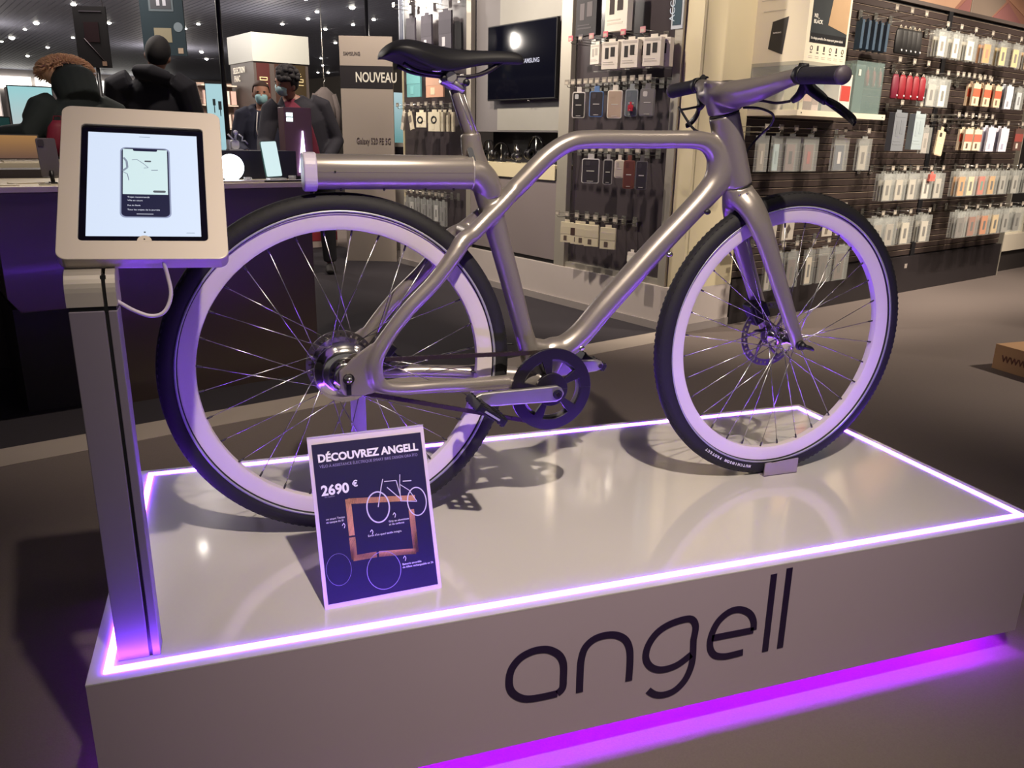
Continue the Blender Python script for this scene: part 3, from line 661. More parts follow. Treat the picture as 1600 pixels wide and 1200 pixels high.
def bar2(x0, y0, x1, y1, w):
    d = V((x1-x0, y1-y0)); L = d.length; d /= L; nn = V((-d.y, d.x))*w/2
    fr_.prism([(x0+nn.x, y0+nn.y), (x0-nn.x, y0-nn.y), (x1-nn.x, y1-nn.y), (x1+nn.x, y1+nn.y)], (0, 0, PZ-.0002), (1, 0, 0), (0, 1, 0), .0001)
for q in ((-.046, .181, .075, .170, .010), (-.046, .185, -.046, .120, .010), (-.046, .117, -.046, .078, .011), (-.048, .080, -.006, .080, .010), (-.002, .080, .066, .074, .010), (.066, .072, .066, .150, .010)): bar2(*q)
fr_.build('printed_frame_picture', orr, poster)
bk = MB()
def ringp(mb, cx, cy, rx, ry, w, n=48):
    vs = []; fs = []
    for k in range(n):
        a = 2*PI*k/n
        vs += [(cx+(rx)*math.cos(a), cy+(ry)*math.sin(a), PZ), (cx+(rx-w)*math.cos(a), cy+(ry-w)*math.sin(a), PZ)]
        k2 = (k+1) % n; fs.append((2*k, 2*k2, 2*k2+1, 2*k+1))
    mb.add(vs, fs)
def linep(mb, pts, w):
    for a, b in zip(pts[:-1], pts[1:]):
        d = V((b[0]-a[0], b[1]-a[1])); d.normalize(); nn = V((-d.y, d.x))*w/2
        mb.add([(a[0]+nn.x, a[1]+nn.y, PZ+.00005), (a[0]-nn.x, a[1]-nn.y, PZ+.00005), (b[0]-nn.x, b[1]-nn.y, PZ+.00005), (b[0]+nn.x, b[1]+nn.y, PZ+.00005)], [(0, 1, 2, 3)])
ringp(bk, .006, .163, .0215, .0285, .0024); ringp(bk, .078, .163, .0185, .0265, .0020)
linep(bk, [(.006, .163), (.016, .200), (.020, .212)], .0016); linep(bk, [(.022, .207), (.044, .206), (.050, .170), (.026, .196)], .0016)
linep(bk, [(.052, .216), (.050, .200), (.048, .168), (.078, .163), (.066, .185), (.050, .198)], .0013); linep(bk, [(.056, .203), (.072, .202)], .002)
bk.build('printed_bicycle_picture', mat('print_pale', (206, 200, 224), .5, noise=.01), poster)
b2 = MB(); ringp(b2, .004, .050, .031, .034, .0010); ringp(b2, -.075, .065, .022, .028, .0005); b2.build('printed_wheel_picture', gy, poster)
ar = MB()
for (x, y) in ((-.058, .140), (.034, .145), (-.010, .121), (.044, .065)): linep(ar, [(x-.003, y), (x, y+.004), (x+.002, y), (x, y-.005)], .001)
ar.build('printed_arrows', wt, poster)

# ================================================================ tablet kiosk
kx0, kx1, ky = .040, .101, .047
kk = thing('tablet_kiosk', 'slim metal pedestal at platform corner holding a white framed tablet', 'tablet stand', ((kx0+kx1)/2, ky+.02, H)); KO = ((kx0+kx1)/2, ky+.02, H)
M_ped = mat('shaded_silver_pedestal', (126, 118, 132), .45, .15, noise=.04, nscale=30)  # silver darkened in colour to stand for the shade on the post
xg = kx0+.77*(kx1-kx0)
pp = MB(); pp.box(kx0, xg-.0022, ky, ky+.036, H, .842); pp.box(xg+.0022, kx1, ky, ky+.036, H, .842)
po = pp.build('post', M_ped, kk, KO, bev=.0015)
BX(xg-.004, xg+.004, ky+.003, ky+.034, H, .845).build('groove', M_black, po)
po.children[0].matrix_basis = Matrix.Translation(-V(KO))
BX(kx0+.0012, kx1-.0012, ky+.002, ky+.034, .840, .850).build('collar', M_black, kk, KO)
hd = MB()
for (a, b) in ((kx0-.001, xg-.002), (xg+.003, kx1+.001)):
    prof = []
    for k in range(9):
        t_ = PI/2*k/8; prof.append((ky-.001+.032*(1-math.cos(t_)), .868+.032*math.sin(t_)))
    poly = [(ky-.001, .8485)]+prof+[(ky+.045, .90), (ky+.045, .8485)]
    n = len(poly); vs = [(a, p[0], p[1]) for p in poly]+[(b, p[0], p[1]) for p in poly]
    hd.add(vs, [tuple(range(n)), tuple(range(n, 2*n))[::-1]]+[(i, n+i, n+(i+1) % n, (i+1) % n) for i in range(n)], 0, False)
hd.build('rounded_head', mat('satin_champagne_head', (188, 180, 172), .4, .35, noise=.03), kk, KO)
BX(xg-.003, xg+.004, ky+.004, ky+.044, .849, .890).build('head_groove', M_black, kk, KO)
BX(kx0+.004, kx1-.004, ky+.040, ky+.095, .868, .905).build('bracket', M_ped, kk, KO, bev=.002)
# enclosure plane: centre (.143,.154,1.011), 44.3 deg back
tw, th_ = .22, .281
Mt = Matrix.Translation(V((.143, .154, 1.011))-V(KO)) @ Matrix.Rotation(.043, 4, 'Z') @ Matrix.Rotation(-math.radians(44.3), 4, 'X') @ Matrix.Rotation(math.radians(90), 4, 'X') @ Matrix.Rotation(-.038, 4, 'Z')
en = MB()
# open frame: outer rounded rect minus opening, built as ring strip
ox, oy0, oy1 = .0835, -.1085, .106
Ro = rrect(-tw/2, tw/2, -th_/2, th_/2, .014, 6); Ri = rrect(-ox, ox, oy0, oy1, .006, 6)
n = len(Ro); vs = [(p[0], p[1], 0) for p in Ro]+[(p[0], p[1], 0) for p in Ri]+[(p[0], p[1], -.022) for p in Ro]+[(p[0], p[1], -.004) for p in Ri]
fs = []
for i in range(n):
    j = (i+1) % n; fs += [(i, j, n+j, n+i), (j, i, 2*n+i, 2*n+j), (n+i, n+j, 3*n+j, 3*n+i)]
fs.append(tuple(2*n+i for i in range(n))[::-1])
en.add(vs, fs)
encl = en.build('enclosure', mat('cream_enclosure', (214, 202, 192), .32, noise=.02, nscale=6), kk, M=Mt, bev=.0015)
MB().prism(rrect(-ox-.004, ox+.004, oy0-.004, oy1+.004, .006, 4), (0, 0, -.0085), (1, 0, 0), (0, 1, 0), .0045).build('tablet', mat('black_tablet_glass', (14, 13, 22), .06, noise=.05), encl)
tab = encl.children[0]
sx0, sx1, sy0, sy1 = -.0745, .0745, -.0985, .0935
scr = MB().prism([(sx0, sy0), (sx1, sy0), (sx1, sy1), (sx0, sy1)], (0, 0, -.0040), (1, 0, 0), (0, 1, 0), .0003).build('screen', mat('lit_tablet_screen', (90, 96, 106), .2, emit=lin((214, 228, 250)), estr=.38), encl)
em = lambda n_, c, s=.95: mat(n_, tuple(x*.35 for x in c), .3, emit=lin(c), estr=s*.38)
def sc(poly, name, m, z): return MB().prism(poly, (0, 0, z), (1, 0, 0), (0, 1, 0), .0001).build(name, m, encl)
z0 = -.0036
pw, ph = .0318, .0640; pcx, pcy = .002, .000
sc(rrect(pcx-pw-.002, pcx+pw+.002, pcy-ph-.002, pcy+ph+.002, .008), 'pictured_phone_edge', em('scr_edge', (150, 160, 190)), z0)
sc(rrect(pcx-pw, pcx+pw, pcy-ph, pcy+ph, .007), 'pictured_phone', em('scr_navy', (30, 32, 66), .8), z0+.0002)
sc([(pcx-pw+.0018, pcy-.0235), (pcx+pw-.0018, pcy-.0235), (pcx+pw-.0018, pcy+ph-.002), (pcx-pw+.0018, pcy+ph-.002)], 'pictured_map', em('scr_map', (216, 240, 244)), z0+.0004)
sc(rrect(pcx-.0165, pcx+.0165, pcy+ph-.0055, pcy+ph-.0005, .002, 3), 'pictured_notch', em('scr_navy', (30, 32, 66), .8), z0+.0006)
rt_ = MB()
PZ = z0+.0006
linep(rt_, [(-.016, .041), (-.009, .042), (.000, .034), (.006, .027), (.000, .026)], .0010); linep(rt_, [(-.027, .045), (-.023, .038), (-.022, .026), (-.028, .020)], .003); linep(rt_, [(-.028, .018), (-.022, .014), (-.020, .002)], .0012); linep(rt_, [(.010, .022), (.019, .0225)], .0016)
rt_.build('pictured_route', em('scr_grey', (140, 152, 170)), encl)
sc(rrect(.001, .010, .0375, .0405, .0012, 3), 'pictured_tag', em('scr_dk', (90, 96, 104)), z0+.0007)
sc(rrect(.012, .029, -.0200, -.0160, .0018, 3), 'pictured_button', em('scr_dk', (90, 96, 104)), z0+.0007)
for (b_, x, y, s_) in (('Trajet recommand\u00e9', -.022, -.0300, .0036), ('Ville en cours', -.022, -.0362, .0036), ('Rue du Stade', -.022, -.0450, .0032), ('Tous les trajets de la journ\u00e9e', -.022, -.0530, .0036)):
    text(b_, s_, em('scr_white', (230, 234, 250)), encl, Matrix.Translation((x, y, z0+.0006)), ex=.00008)
sc([(-.010, -.0600), (.012, -.0600), (.012, -.0592), (-.010, -.0592)], 'pictured_home_bar', em('scr_white', (230, 234, 250)), z0+.0006)
sc([(-.006, .0865), (.009, .0865), (.009, .0873), (-.006, .0873)], 'screen_caption', em('scr_grey', (140, 152, 170)), z0+.0004)
sc([(.055, -.0930), (.066, -.0930), (.066, -.0923), (.055, -.0923)], 'screen_caption', em('scr_grey', (140, 152, 170)), z0+.0004)
sc([(-.001, -.0930), (.0015, -.0930), (.0015, -.0905), (-.001, -.0905)], 'screen_caption', em('scr_dk', (90, 96, 104)), z0+.0004)
hb_ = [(.0095*math.cos(PI*k/12), oy0-.001+.0095*math.sin(PI*k/12)) for k in range(13)]
MB().prism(hb_+[(-.0095, oy0-.002), (.0095, oy0-.002)], (0, 0, -.0038), (1, 0, 0), (0, 1, 0), .0038).build('button_cover', mat('cream_enclosure'), encl)
MB().cyl((0, oy0+.002, 0), (0, oy0+.002, .0004), .0011, n=12).build('button_hole', M_black, encl)
cb = MB(); stube(cb, [(.163, .062, .914, .0028), (.168, .066, .885, .0028), (.170, .064, .858, .0028), (.160, .062, .835, .0028), (.142, .062, .829, .0028), (.120, .062, .838, .0028), (.100, .060, .853, .0028)], n=10)
lab(cb.build('charging_cable', mat('white_cable', (206, 196, 208), .45, noise=.02), kk, KO), 'white charging cable hanging below the tablet')

# ================================================================ accessory gondola (face looks towards -a), b from 0 to 3.4
M_panel = mat('dark_glossy_panel', (66, 60, 64), .22, noise=.06, nscale=3, coat=.3)
M_beige = mat('beige_laminate', (212, 200, 166), .5, noise=.03, nscale=2)
M_post = mat('satin_steel_post', (182, 176, 164), .35, .5, noise=.04, nscale=5)
GO = (0.235, 1.7, FZ)
gd = sthing('display_gondola', 'tall beige and grey shop gondola with dark product panels and television bay', 'shop display', *GO)
def G(mb, name, m, par=gd, **k): return mb.build(name, m, par, GO, **k)
ZT = 2.72
G(BX(-.03, .465, 0, 3.42, FZ, .215), 'plinth', mat('plinth_white', (190, 180, 176), .38, noise=.03), bev=.002)
G(BX(-.045, .47, -.004, 3.43, FZ, FZ+.05), 'kick_board', mat('kick_grey', (150, 142, 140), .5, noise=.04))
G(BX(.02, .465, 0, .004+.01, .215, ZT), 'end_panel', M_beige)
G(BX(.02, .465, 3.40, 3.415, .215, ZT), 'end_panel', M_beige)
G(BX(.0, .03, 0, .125, .215, ZT), 'edge_trim', M_beige)
for (b0, b1) in ((.128, .188), (1.09, 1.20), (2.27, 2.335)): G(BX(-.022, .02, b0, b1, .215, ZT), 'steel_post', M_post, bev=.002)
for (b0, b1) in ((.188, 1.09), (2.335, 3.40)):
    G(BX(.03, .045, b0, b1, .25, ZT), 'back_panel', M_panel)
    G(BX(-.01, .045, b0, b1, .215, .25), 'bottom_ledge', M_post)
G(BX(.03, .045, 1.20, 2.27, 1.13, ZT), 'television_wall', mat('mid_grey_panel', (120, 116, 118), .45, noise=.04, nscale=3))
G(BX(.026, .03, 1.24, 1.98, 1.14, 1.30), 'pale_rectangle', mat('pale_grey_rectangle', (150, 148, 142), .4, noise=.03))
G(BX(.026, .03, 1.24, 1.96, 1.88, 2.12), 'pale_rectangle', mat('pale_grey_rectangle'))  # pale rectangle standing in for a reflection on the wall above the television
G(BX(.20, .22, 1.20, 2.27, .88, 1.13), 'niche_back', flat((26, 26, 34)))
G(BX(-.03, .22, 1.205, 2.265, .88, .905), 'shelf', M_beige, bev=.002)
G(BX(-.035, -.028, 1.205, 2.265, .805, .905), 'shelf_apron', M_beige)
G(BX(-.02, .03, 1.20, 2.27, .245, .805), 'cabinet_front', mat('brown_grey_laminate', (132, 122, 122), .4, noise=.04, nscale=2), bev=.002)
G(BX(.0, .03, 1.20, 2.27, .215, .245), 'cabinet_gap', M_black)
for (b0, tcol, s_, z0) in ((.13, (34, 62, 76), 'ACCESSOIRES', 1.70), (3.28, (30, 44, 84), 'ACCESSOIRES', 1.86)):
    bl = G(BX(-.030, -.022, b0, b0+.085, z0-.0, ZT), 'blade_sign', mat('blade_frame', (190, 196, 204), .3, .3, noise=.02))
    bl2 = G(BX(-.033, -.029, b0+.012, b0+.073, z0+.02, ZT-.02), 'blade_face', flat(tcol, .4), bl); bl2.matrix_basis = Matrix.Translation(V(GO))
    if b0 < 1: M_ = frameM((-.0335, b0+.06-0, z0+.04), (0, 0, 1), (0, 1, 0))
    else: M_ = frameM((-.0335, b0+.022, ZT-.30), (0, 0, -1), (0, -1, 0))
    text('ACCESSOIRES', .055, flat((190, 205, 220), .5), bl, Matrix.Translation(-V(GO)) @ M_, ex=.0005)
for o in gd.children:
    if o.name.startswith('blade_sign'):
        for c in o.children:
            if c.name.startswith('blade_face'): c.matrix_basis = Matrix.Identity(4)
            else: pass

def gthing(name, label, cat, b, z, a=-.03, group=None): return thing(name, label, cat, W(a, b, z), TH-PI/2, group)   # local x = -b, y = +a, z up
# television
tv = gthing('television', 'black wall television hanging on the grey bay behind the saddle', 'television', 1.635, 1.61, .0)
BX(-.40, .40, -.03, .0, -.26, .26).build('housing', M_black, tv, bev=.004)
BX(-.392, .392, -.0315, -.030, -.250, .252).build('screen', mat('black_tv_glass', (10, 11, 22), .06, noise=.05), tv)
text('SAMSUNG', .042, flat((150, 160, 190), .4), tv, frameM((.03, -.0322, -.015), (1, 0, 0), (0, 0, 1)), ex=.0003, bold=.0008)
BX(-.05, .05, 0, .028, -.1, .1).build('wall_mount', M_steel, tv)
MB().cyl((.10, -.02, -.272), (.10, -.02, -.262), .01, n=12).build('sensor', M_chrome, tv)

# ---------------------------------------------------------------- hanging product kit (local: x right, y into the wall, z up, hook tip at origin)
ORD = ['first', 'second', 'third', 'fourth', 'fifth', 'sixth', 'seventh', 'eighth', 'ninth', 'tenth', 'eleventh', 'twelfth', 'thirteenth', 'fourteenth', 'fifteenth', 'sixteenth', 'seventeenth', 'eighteenth', 'nineteenth', 'twentieth']
M_hook = mat('hook_wire', (190, 188, 182), .25, .9, noise=.02)
M_tick = mat('clear_ticket_pocket', (140, 134, 126), .15, noise=.02)
M_clear = mat('clear_blister', (205, 208, 204), .12, alpha=.26, noise=.02)
HOOK = {}
def hook(label, loc, rz, ln, group, tcol=None, tick=True):
    key = (round(ln, 2), tcol)
    if key not in HOOK:
        h = thing('display_hook', label, 'shop hook', loc, rz, group)
        m = MB(); m.tube([(0, 0, .012), (0, .006, .002), (0, .02, 0), (0, ln, 0)], .0024, 6); m.tube([(0, .004, .030), (0, ln, .030)], .0018, 6); m.box(-.02, .02, ln-.004, ln, -.02, .04)
        m.build('hook_rod', M_hook, h)
        m = MB(); m.box(-.021, .021, -.002, .001, .014, .046); m.build('price_holder', flat(tcol) if tcol else M_tick, h)
        m = MB(); m.box(-.016, .012, -.003, -.002, .018, .034); m.build('price_ticket', flat((176, 166, 152)), h)
        HOOK[key] = h; return h
    src = HOOK[key]; h = src.copy(); COL.objects.link(h); h.location = loc; h.rotation_euler = (0, 0, rz); h['label'] = label; h['group'] = group
    for c in src.children: d = c.copy(); COL.objects.link(d); d.parent = h
    return h
PK = {}
def pack(kind, label, loc, rz, w, h, cols, cat='package', name=None, group=None, tiltz=0, lean=0):
    """kinds: clear, pouch, case, box, card"""
    key = (kind, round(w, 3), round(h, 3), cols)
    if key in PK:
        src = PK[key]; o = src.copy(); COL.objects.link(o)
        for c in src.children: d = c.copy(); COL.objects.link(d); d.parent = o
    else:
        c1 = flat(cols[0]); c2 = flat(cols[1]) if len(cols) > 1 else flat((220, 214, 202)); c3 = flat(cols[2]) if len(cols) > 2 else flat((50, 44, 44)); ch_ = []
        g = .010
        if kind == 'clear':      # clear rigid sleeve, card inside, dark window
            o = MB().box(-w/2, w/2, .000, .022, -g-h, -g).build(name or 'clear_package', M_clear)
            o2 = MB().box(-w*.36, w*.22, .004, .012, -g-h*.97, -g-h*.22).build('insert_card', c1, o); ch_.append(o2)
            MB().box(-w*.16, w*.04, .0025, .0045, -g-h*.78, -g-h*.42).build('product_window', c3, o)
            MB().box(-w*.2, w*.2, .009, .011, -g, .006).build('hang_tab', M_clear, o)
        elif kind == 'pouch':
            m = MB(); m.tube([(0, .012, -g-.0), (0, .012, -g-h*.12), (0, .012, -g-h*.5), (0, .012, -g-h*.95), (0, .012, -g-h)], [(w*.30, .006), (w*.46, .012), (w*.5, .015), (w*.48, .013), (w*.40, .006)], 16, side=(1, 0, 0))
            o = m.build(name or 'pouch', c1)
            m = MB(); m.tube([(-.006, .012, -g-.006), (-.010, .012, .0), (0, .012, .008), (.010, .012, 0), (.006, .012, -g-.006)], .003, 6); m.build('hang_loop', c2, o)
            MB().cyl((w*.25, -.004, -g-h*.85), (w*.25, .002, -g-h*.85), .006, n=10).build('snap', flat((220, 220, 220)), o)
        elif kind == 'case':
            m = MB(); m.prism(rrect(-w/2, w/2, -g-h, -g-.012, .012, 4), (0, .012, 0), (1, 0, 0), (0, 0, 1), .012); m.box(-w*.18, w*.18, .004, .008, -g-.02, .008)
            o = m.build(name or 'phone_case', c1, bev=.0015)
            m = MB(); m.prism(rrect(-w/2+.006, w/2-.006, -g-h+.006, -g-.018, .008, 4), (0, .0, 0), (1, 0, 0), (0, 0, 1), .0012); m.build('case_back', c2, o)
            m = MB(); m.prism(rrect(-w*.30, -w*.02, -g-.055, -g-.026, .006, 3), (0, -.0012, 0), (1, 0, 0), (0, 0, 1), .001); m.build('camera_window', c3, o)
            m = MB(); m.box(-w*.22, w*.22, -.0022, -.0012, -g-h*.55, -g-h*.52); m.box(-w*.18, w*.18, -.0022, -.0012, -g-h*.93, -g-h*.91); m.build('print', flat((200, 196, 190)), o)
        elif kind == 'box':
            m = MB(); m.box(-w/2, w/2, .0, .045, -g-h, -g); m.box(-w*.2, w*.2, .02, .022, -g, .008)
            o = m.build(name or 'boxed_accessory', c1, bev=.001)
            m = MB(); m.box(-w*.30, -w*.08, -.0012, 0, -g-h*.62, -g-h*.22); m.box(w*.04, w*.3, -.0012, 0, -g-h*.55, -g-h*.2); m.build('pictured_product', c3, o)
            m = MB(); m.box(-w*.42, w*.42, -.0012, 0, -g-h*.12, -g-h*.04); m.box(-w*.4, w*.3, -.0012, 0, -g-h*.84, -g-h*.80); m.box(-w*.4, w*.2, -.0012, 0, -g-h*.76, -g-h*.73); m.build('print', c2, o)
        else:                    # card: flat printed pack, two colours
            m = MB(); m.box(-w/2, w/2, .0, .016, -g-h, -g); m.box(-w*.2, w*.2, .006, .008, -g, .008)
            o = m.build(name or 'carded_accessory', c1, bev=.001)
            m = MB(); m.box(-w/2-.0005, w/2+.0005, -.0012, .0, -g-h*.58, -g-h*.22); m.build('colour_band', c2, o)
            m = MB(); m.box(-w*.22, w*.02, -.0015, .0, -g-h*.9, -g-h*.66); m.build('print', c3, o)
        PK[key] = o
    o.location = loc; o.rotation_euler = (lean, tiltz, rz)
    return tag(o, label, cat, group)

# ---- gondola products.  hooks stick out 0.20 from the panel
GR = TH-PI/2
def gl(b, z, a=-.17): return W(a, b, z)
def ghooks(row, zs, bs, z, tc=None, pl='near'):
    for i, b in enumerate(bs):
        hook('empty-tipped wire hook with a price ticket, row of hooks %s' % row, gl(b, z), GR, .20, 'hooks %s' % row, tc)
# near bay, upper row: white and dark headphone boxes
pack('box', 'dark headphone box hanging high above the top tube, left of the white one', gl(.85, 1.96, -.12), GR, .19, .24, ((38, 36, 42), (70, 66, 72), (90, 84, 88)), 'headphone box', 'headphone_box')
pack('box', 'white headphone box with black headphone picture, cut by the photo edge', gl(.56, 1.97, -.14), GR, .19, .25, ((216, 210, 198), (200, 192, 180), (44, 30, 30)), 'headphone box', 'headphone_box')
rb = [.93, .835, .735, .61, .46, .30]
for i, b in enumerate(rb): hook('wire hook with pink price ticket above the earphone boxes', gl(b, 1.665), GR, .20, 'hooks of the earphone row', ((196, 96, 110) if i in (0, 3, 4) else (186, 130, 134) if i != 1 else (90, 84, 90)))
pack('box', 'smallest white earphone box with a cable picture, left end of earphone row', gl(.70, 1.655), GR, .08, .115, ((214, 208, 198), (190, 184, 176), (170, 164, 158)), 'earphone box', 'earphone_box')
for i, (b, n_) in enumerate(((.565, 'left'), (.40, 'middle'), (.22, 'right'))):
    pack('box', 'white earphone box with two black earpieces, %s one of the three above the phone cases' % n_, gl(b, 1.66), GR+.25, .115, .155, ((208, 200, 190), (176, 168, 160), (34, 30, 30)), 'earphone box', 'earphone_box')
    pack('box', 'white earphone box directly behind the %s earphone box on its hook' % n_, gl(b-.015, 1.66, -.11), GR+.25, .115, .155, ((208, 200, 190), (176, 168, 160), (34, 30, 30)), 'earphone box', 'earphone_box')
pack('box', 'flat white box lying on the ledge under the earphone boxes', gl(.72, 1.585, -.10), GR, .10, .045, ((214, 208, 196),), 'box', 'small_box')
G(BX(-.10, .03, .25, .78, 1.492, 1.498), 'glass_ledge', M_clear)
# case row
cs = [(.83, 'white framed black phone case hanging left in the row above the top tube', ((206, 200, 192), (28, 24, 24), (190, 190, 190)), .078, .17),
      (.665, 'dark phone case with a light blue flap in the row above the top tube', ((96, 128, 176), (50, 46, 52), (64, 60, 66)), .083, .165),
      (.50, 'beige phone case with white rim in the row above the top tube', ((222, 214, 202), (182, 160, 142), (182, 160, 142)), .085, .175),
      (.36, 'grey slim phone case with a small red logo above the top tube', ((150, 156, 158), (98, 106, 112), (106, 112, 118)), .07, .165),
      (.23, 'grey phone case with double camera hole beside the left grip', ((110, 108, 110), (120, 116, 116), (200, 196, 190)), .082, .165)]
for (b, l, c, w, h) in cs: pack('case', l, gl(b, 1.395), GR+.6, w*1.08, h, c, 'phone case')
rd = pack('card', 'red boxed tag hanging low on the grey slim phone case', gl(.345, 1.295, -.190), GR+.6, .03, .035, ((190, 40, 60), (190, 40, 60), (220, 120, 130)), 'tag', 'red_tag')
for b in (.95, .89, .83, .77, .72, .665, .60, .55, .50, .43, .36, .29, .23): hook('wire hook with dark ticket in the phone case row', gl(b, 1.405), GR, .18, 'hooks of the phone case row')
# row under the top tube
cs = [(.69, 'large dark phone case with pale rim seen under the top tube', ((190, 186, 186), (46, 42, 48), (60, 56, 62)), .115, .165),
      (.53, 'narrow black phone case with pale rim seen under the top tube', ((150, 146, 146), (40, 36, 42), (44, 40, 46)), .06, .165),
      (.43, 'small white case with smiling clip seen under the top tube', ((214, 204, 190), (196, 186, 172), (170, 160, 150)), .06, .12),
      (.345, 'brown leather phone case seen under the top tube', ((120, 72, 60), (104, 58, 48), (90, 50, 42)), .07, .18),
      (.24, 'dark grey phone case at right end of row under the top tube', ((92, 88, 92), (50, 46, 50), (60, 56, 60)), .07, .18)]
for (b, l, c, w, h) in cs: pack('case', l, gl(b, .99), GR+.6, w, h, c, 'phone case')
for b in (1.0, .93, .87, .80, .74, .67, .60, .52, .45, .37, .28): hook('wire hook with dark ticket in the row below the top tube', gl(b, 1.0), GR, .18, 'hooks below the top tube')
# low row: white plastic packs
k_ = 0
for b, w, l in ((.90, .09, 'white plastic pack at left of low row behind the down tube'), (.79, .10, 'white plastic pack with brown window in low row behind the down tube'), (.745, .10, 'white plastic pack third in low row behind the down tube'), (.70, .10, 'white plastic pack fourth in low row behind the down tube'), (.655, .10, 'white plastic pack fifth in low row behind the down tube'), (.50, .105, 'white plastic pack standing alone at right of low row')):
    pack('card', l, gl(b, .56, -.17 if k_ != 3 else -.13), GR+.4, w, .135, ((206, 196, 170), (70, 50, 46) if k_ == 1 else (196, 186, 162), (90, 76, 70)), 'accessory pack'); k_ += 1
for b in (1.0, .90, .80, .70, .62, .54, .44): hook('wire hook with ticket in the low row behind the down tube', gl(b, .575), GR, .18, 'hooks of the low row behind the down tube')
pack('card', 'lone white card hanging by the down tube under the low row', gl(.28, .43), GR, .07, .10, ((206, 198, 190),), 'accessory card')
# far (left) bay
cs = [(3.05, 'left tall dark glass case box at top of the far bay', .14), (2.80, 'middle tall dark glass case box at top of the far bay', .16), (2.52, 'right tall dark glass case box at top of the far bay', .18)]
for (b, l, w) in cs: pack('card', l, gl(b, 2.03, -.10), GR, w, .28, ((74, 70, 82), (66, 62, 74), (196, 196, 204)), 'case box', 'glass_case_box')
for b in (3.2, 2.95, 2.72, 2.45): hook('wire hook with clear ticket at top of the far bay', gl(b, 2.10), GR, .16, 'hooks at top of the far bay')
pack('card', 'teal tablet cover box hanging behind the saddle rear', gl(2.98, 1.66, -.12), GR, .22, .25, ((104, 170, 176), (112, 180, 186), (120, 190, 194)), 'tablet cover box', 'tablet_cover_box')
pack('card', 'peach tablet cover box hanging behind the saddle clamp', gl(2.65, 1.62, -.12), GR, .26, .22, ((206, 158, 132), (200, 160, 138), (214, 206, 176)), 'tablet cover box', 'tablet_cover_box')
hs = [3.17, 3.05, 2.93, 2.82, 2.70, 2.58, 2.47]
for b in hs: hook('wire hook with ticket in the charger row left of the seat post', gl(b, 1.31), GR, .16, 'hooks of the charger row')
pack('card', 'slim white cable pack tilted left in the charger row', gl(3.06, 1.29), GR, .045, .15, ((206, 196, 180), (150, 140, 130), (220, 212, 200)), 'cable pack', 'cable_pack', tiltz=.28)
pack('card', 'slim white cable pack tilted right in the charger row', gl(2.98, 1.29), GR, .045, .15, ((206, 196, 172), (120, 110, 100), (220, 212, 200)), 'cable pack', 'cable_pack', tiltz=-.28)
for i, (b, l) in enumerate(((2.78, 'white charger pack with narrow black ring picture left of the seat post'), (2.58, 'white charger pack with round black ring picture, front of the stack'))):
    p = pack('card', l, gl(b, 1.285), GR+.35, .105 if i == 0 else .12, .12 if i == 0 else .15, ((222, 214, 190), (222, 214, 190), (222, 214, 190)), 'charger pack', 'charger_pack', )
    MB().lathe([(.018, -.002), (.030, -.002), (.030, .0), (.018, .0)], (-.01 if i == 0 else 0, -.0015, -.07), (0, 1, 0), 24, close=True).build('ring_picture', M_black, p)
for i in range(3): pack('card', 'white charger pack %s behind the one with the round ring' % ORD[i], gl(2.55-.03*i, 1.285, -.14+.03*i), GR, .12, .15, ((196, 188, 168), (180, 172, 152), (222, 214, 190)), 'charger pack', 'charger_pack')
for i, b in enumerate((3.05, 2.96, 2.86, 2.76, 2.66, 2.56, 2.46)):
    hook('wire hook with ticket in the low row behind the rear tyre', gl(b, .60), GR, .16, 'hooks of the low row behind the rear tyre')
    pack('clear', 'clear grey blister pack, %s from the left in the low row behind the rear tyre' % ORD[i], gl(b, .585), GR, .085, .17 if i % 3 else .20, (((122, 116, 118) if i not in (1, 5) else (206, 202, 200)), (160, 156, 156), (60, 56, 58)), 'blister pack', 'clear_package')

# ---- headphones on the niche shelf
def headphones(label, b, z, a, col, arc, sc_=1.0, rot=0):
    h = gthing('headphones', label, 'headphones', b, z, a); h.scale = (sc_,)*3; h.rotation_euler = (0, 0, GR+rot)
    m = MB(); P = [(.075*math.cos(PI*k/14), 0, .085+.085*math.sin(PI*k/14)) for k in range(15)]
    m.tube(P, [(.012, .004)]*15, 10, side=(0, 1, 0)); m.build('headband', col, h)
    for s in (-1, 1):
        m = MB(); m.lathe([(0, -.016), (.026, -.016), (.034, -.008), (.034, .008), (.026, .014), (0, .014)], (s*.075, 0, .060), (s, 0, 0), 24); m.build('ear_cup', col, h)
        m = MB(); m.lathe([(.012, .0), (.032, .0), (.035, .008), (.032, .016), (.012, .016)], (s*.058, 0, .060), (-s, 0, 0), 24, close=True); m.build('ear_cushion', M_black, h)
    m = MB(); m.cyl((0, 0, 0), (0, 0, .006), .045, n=24); m.cyl((0, 0, .006), (0, 0, .168), .006, n=10); m.build('stand', M_chrome, h)
hc = mat('glossy_dark_headphone', (54, 50, 52), .12, .7, noise=.05)
headphones('glossy dark headphones at left of the niche shelf beside the seat tube', 2.12, .905, .05, hc, 0, .95)
headphones('glossy dark headphones with chrome details, second in the niche', 1.94, .905, .04, M_chrome if 0 else hc, 0, .85, .5)
headphones('small chrome headphones, third in the niche behind the frame', 1.76, .905, .05, mat('grey_chrome_headphone', (120, 118, 122), .15, .9, noise=.03), 0, .8, -.4)
headphones('large glossy black headphones, widest in the niche', 1.50, .905, .03, mat('black_headphone', (28, 26, 30), .12, .3, noise=.05), 0, 1.15)
headphones('copper brown headphones at right end of the niche shelf', 1.27, .905, .04, mat('copper_headphone', (150, 92, 74), .25, .6, noise=.05), 0, .9, .6)

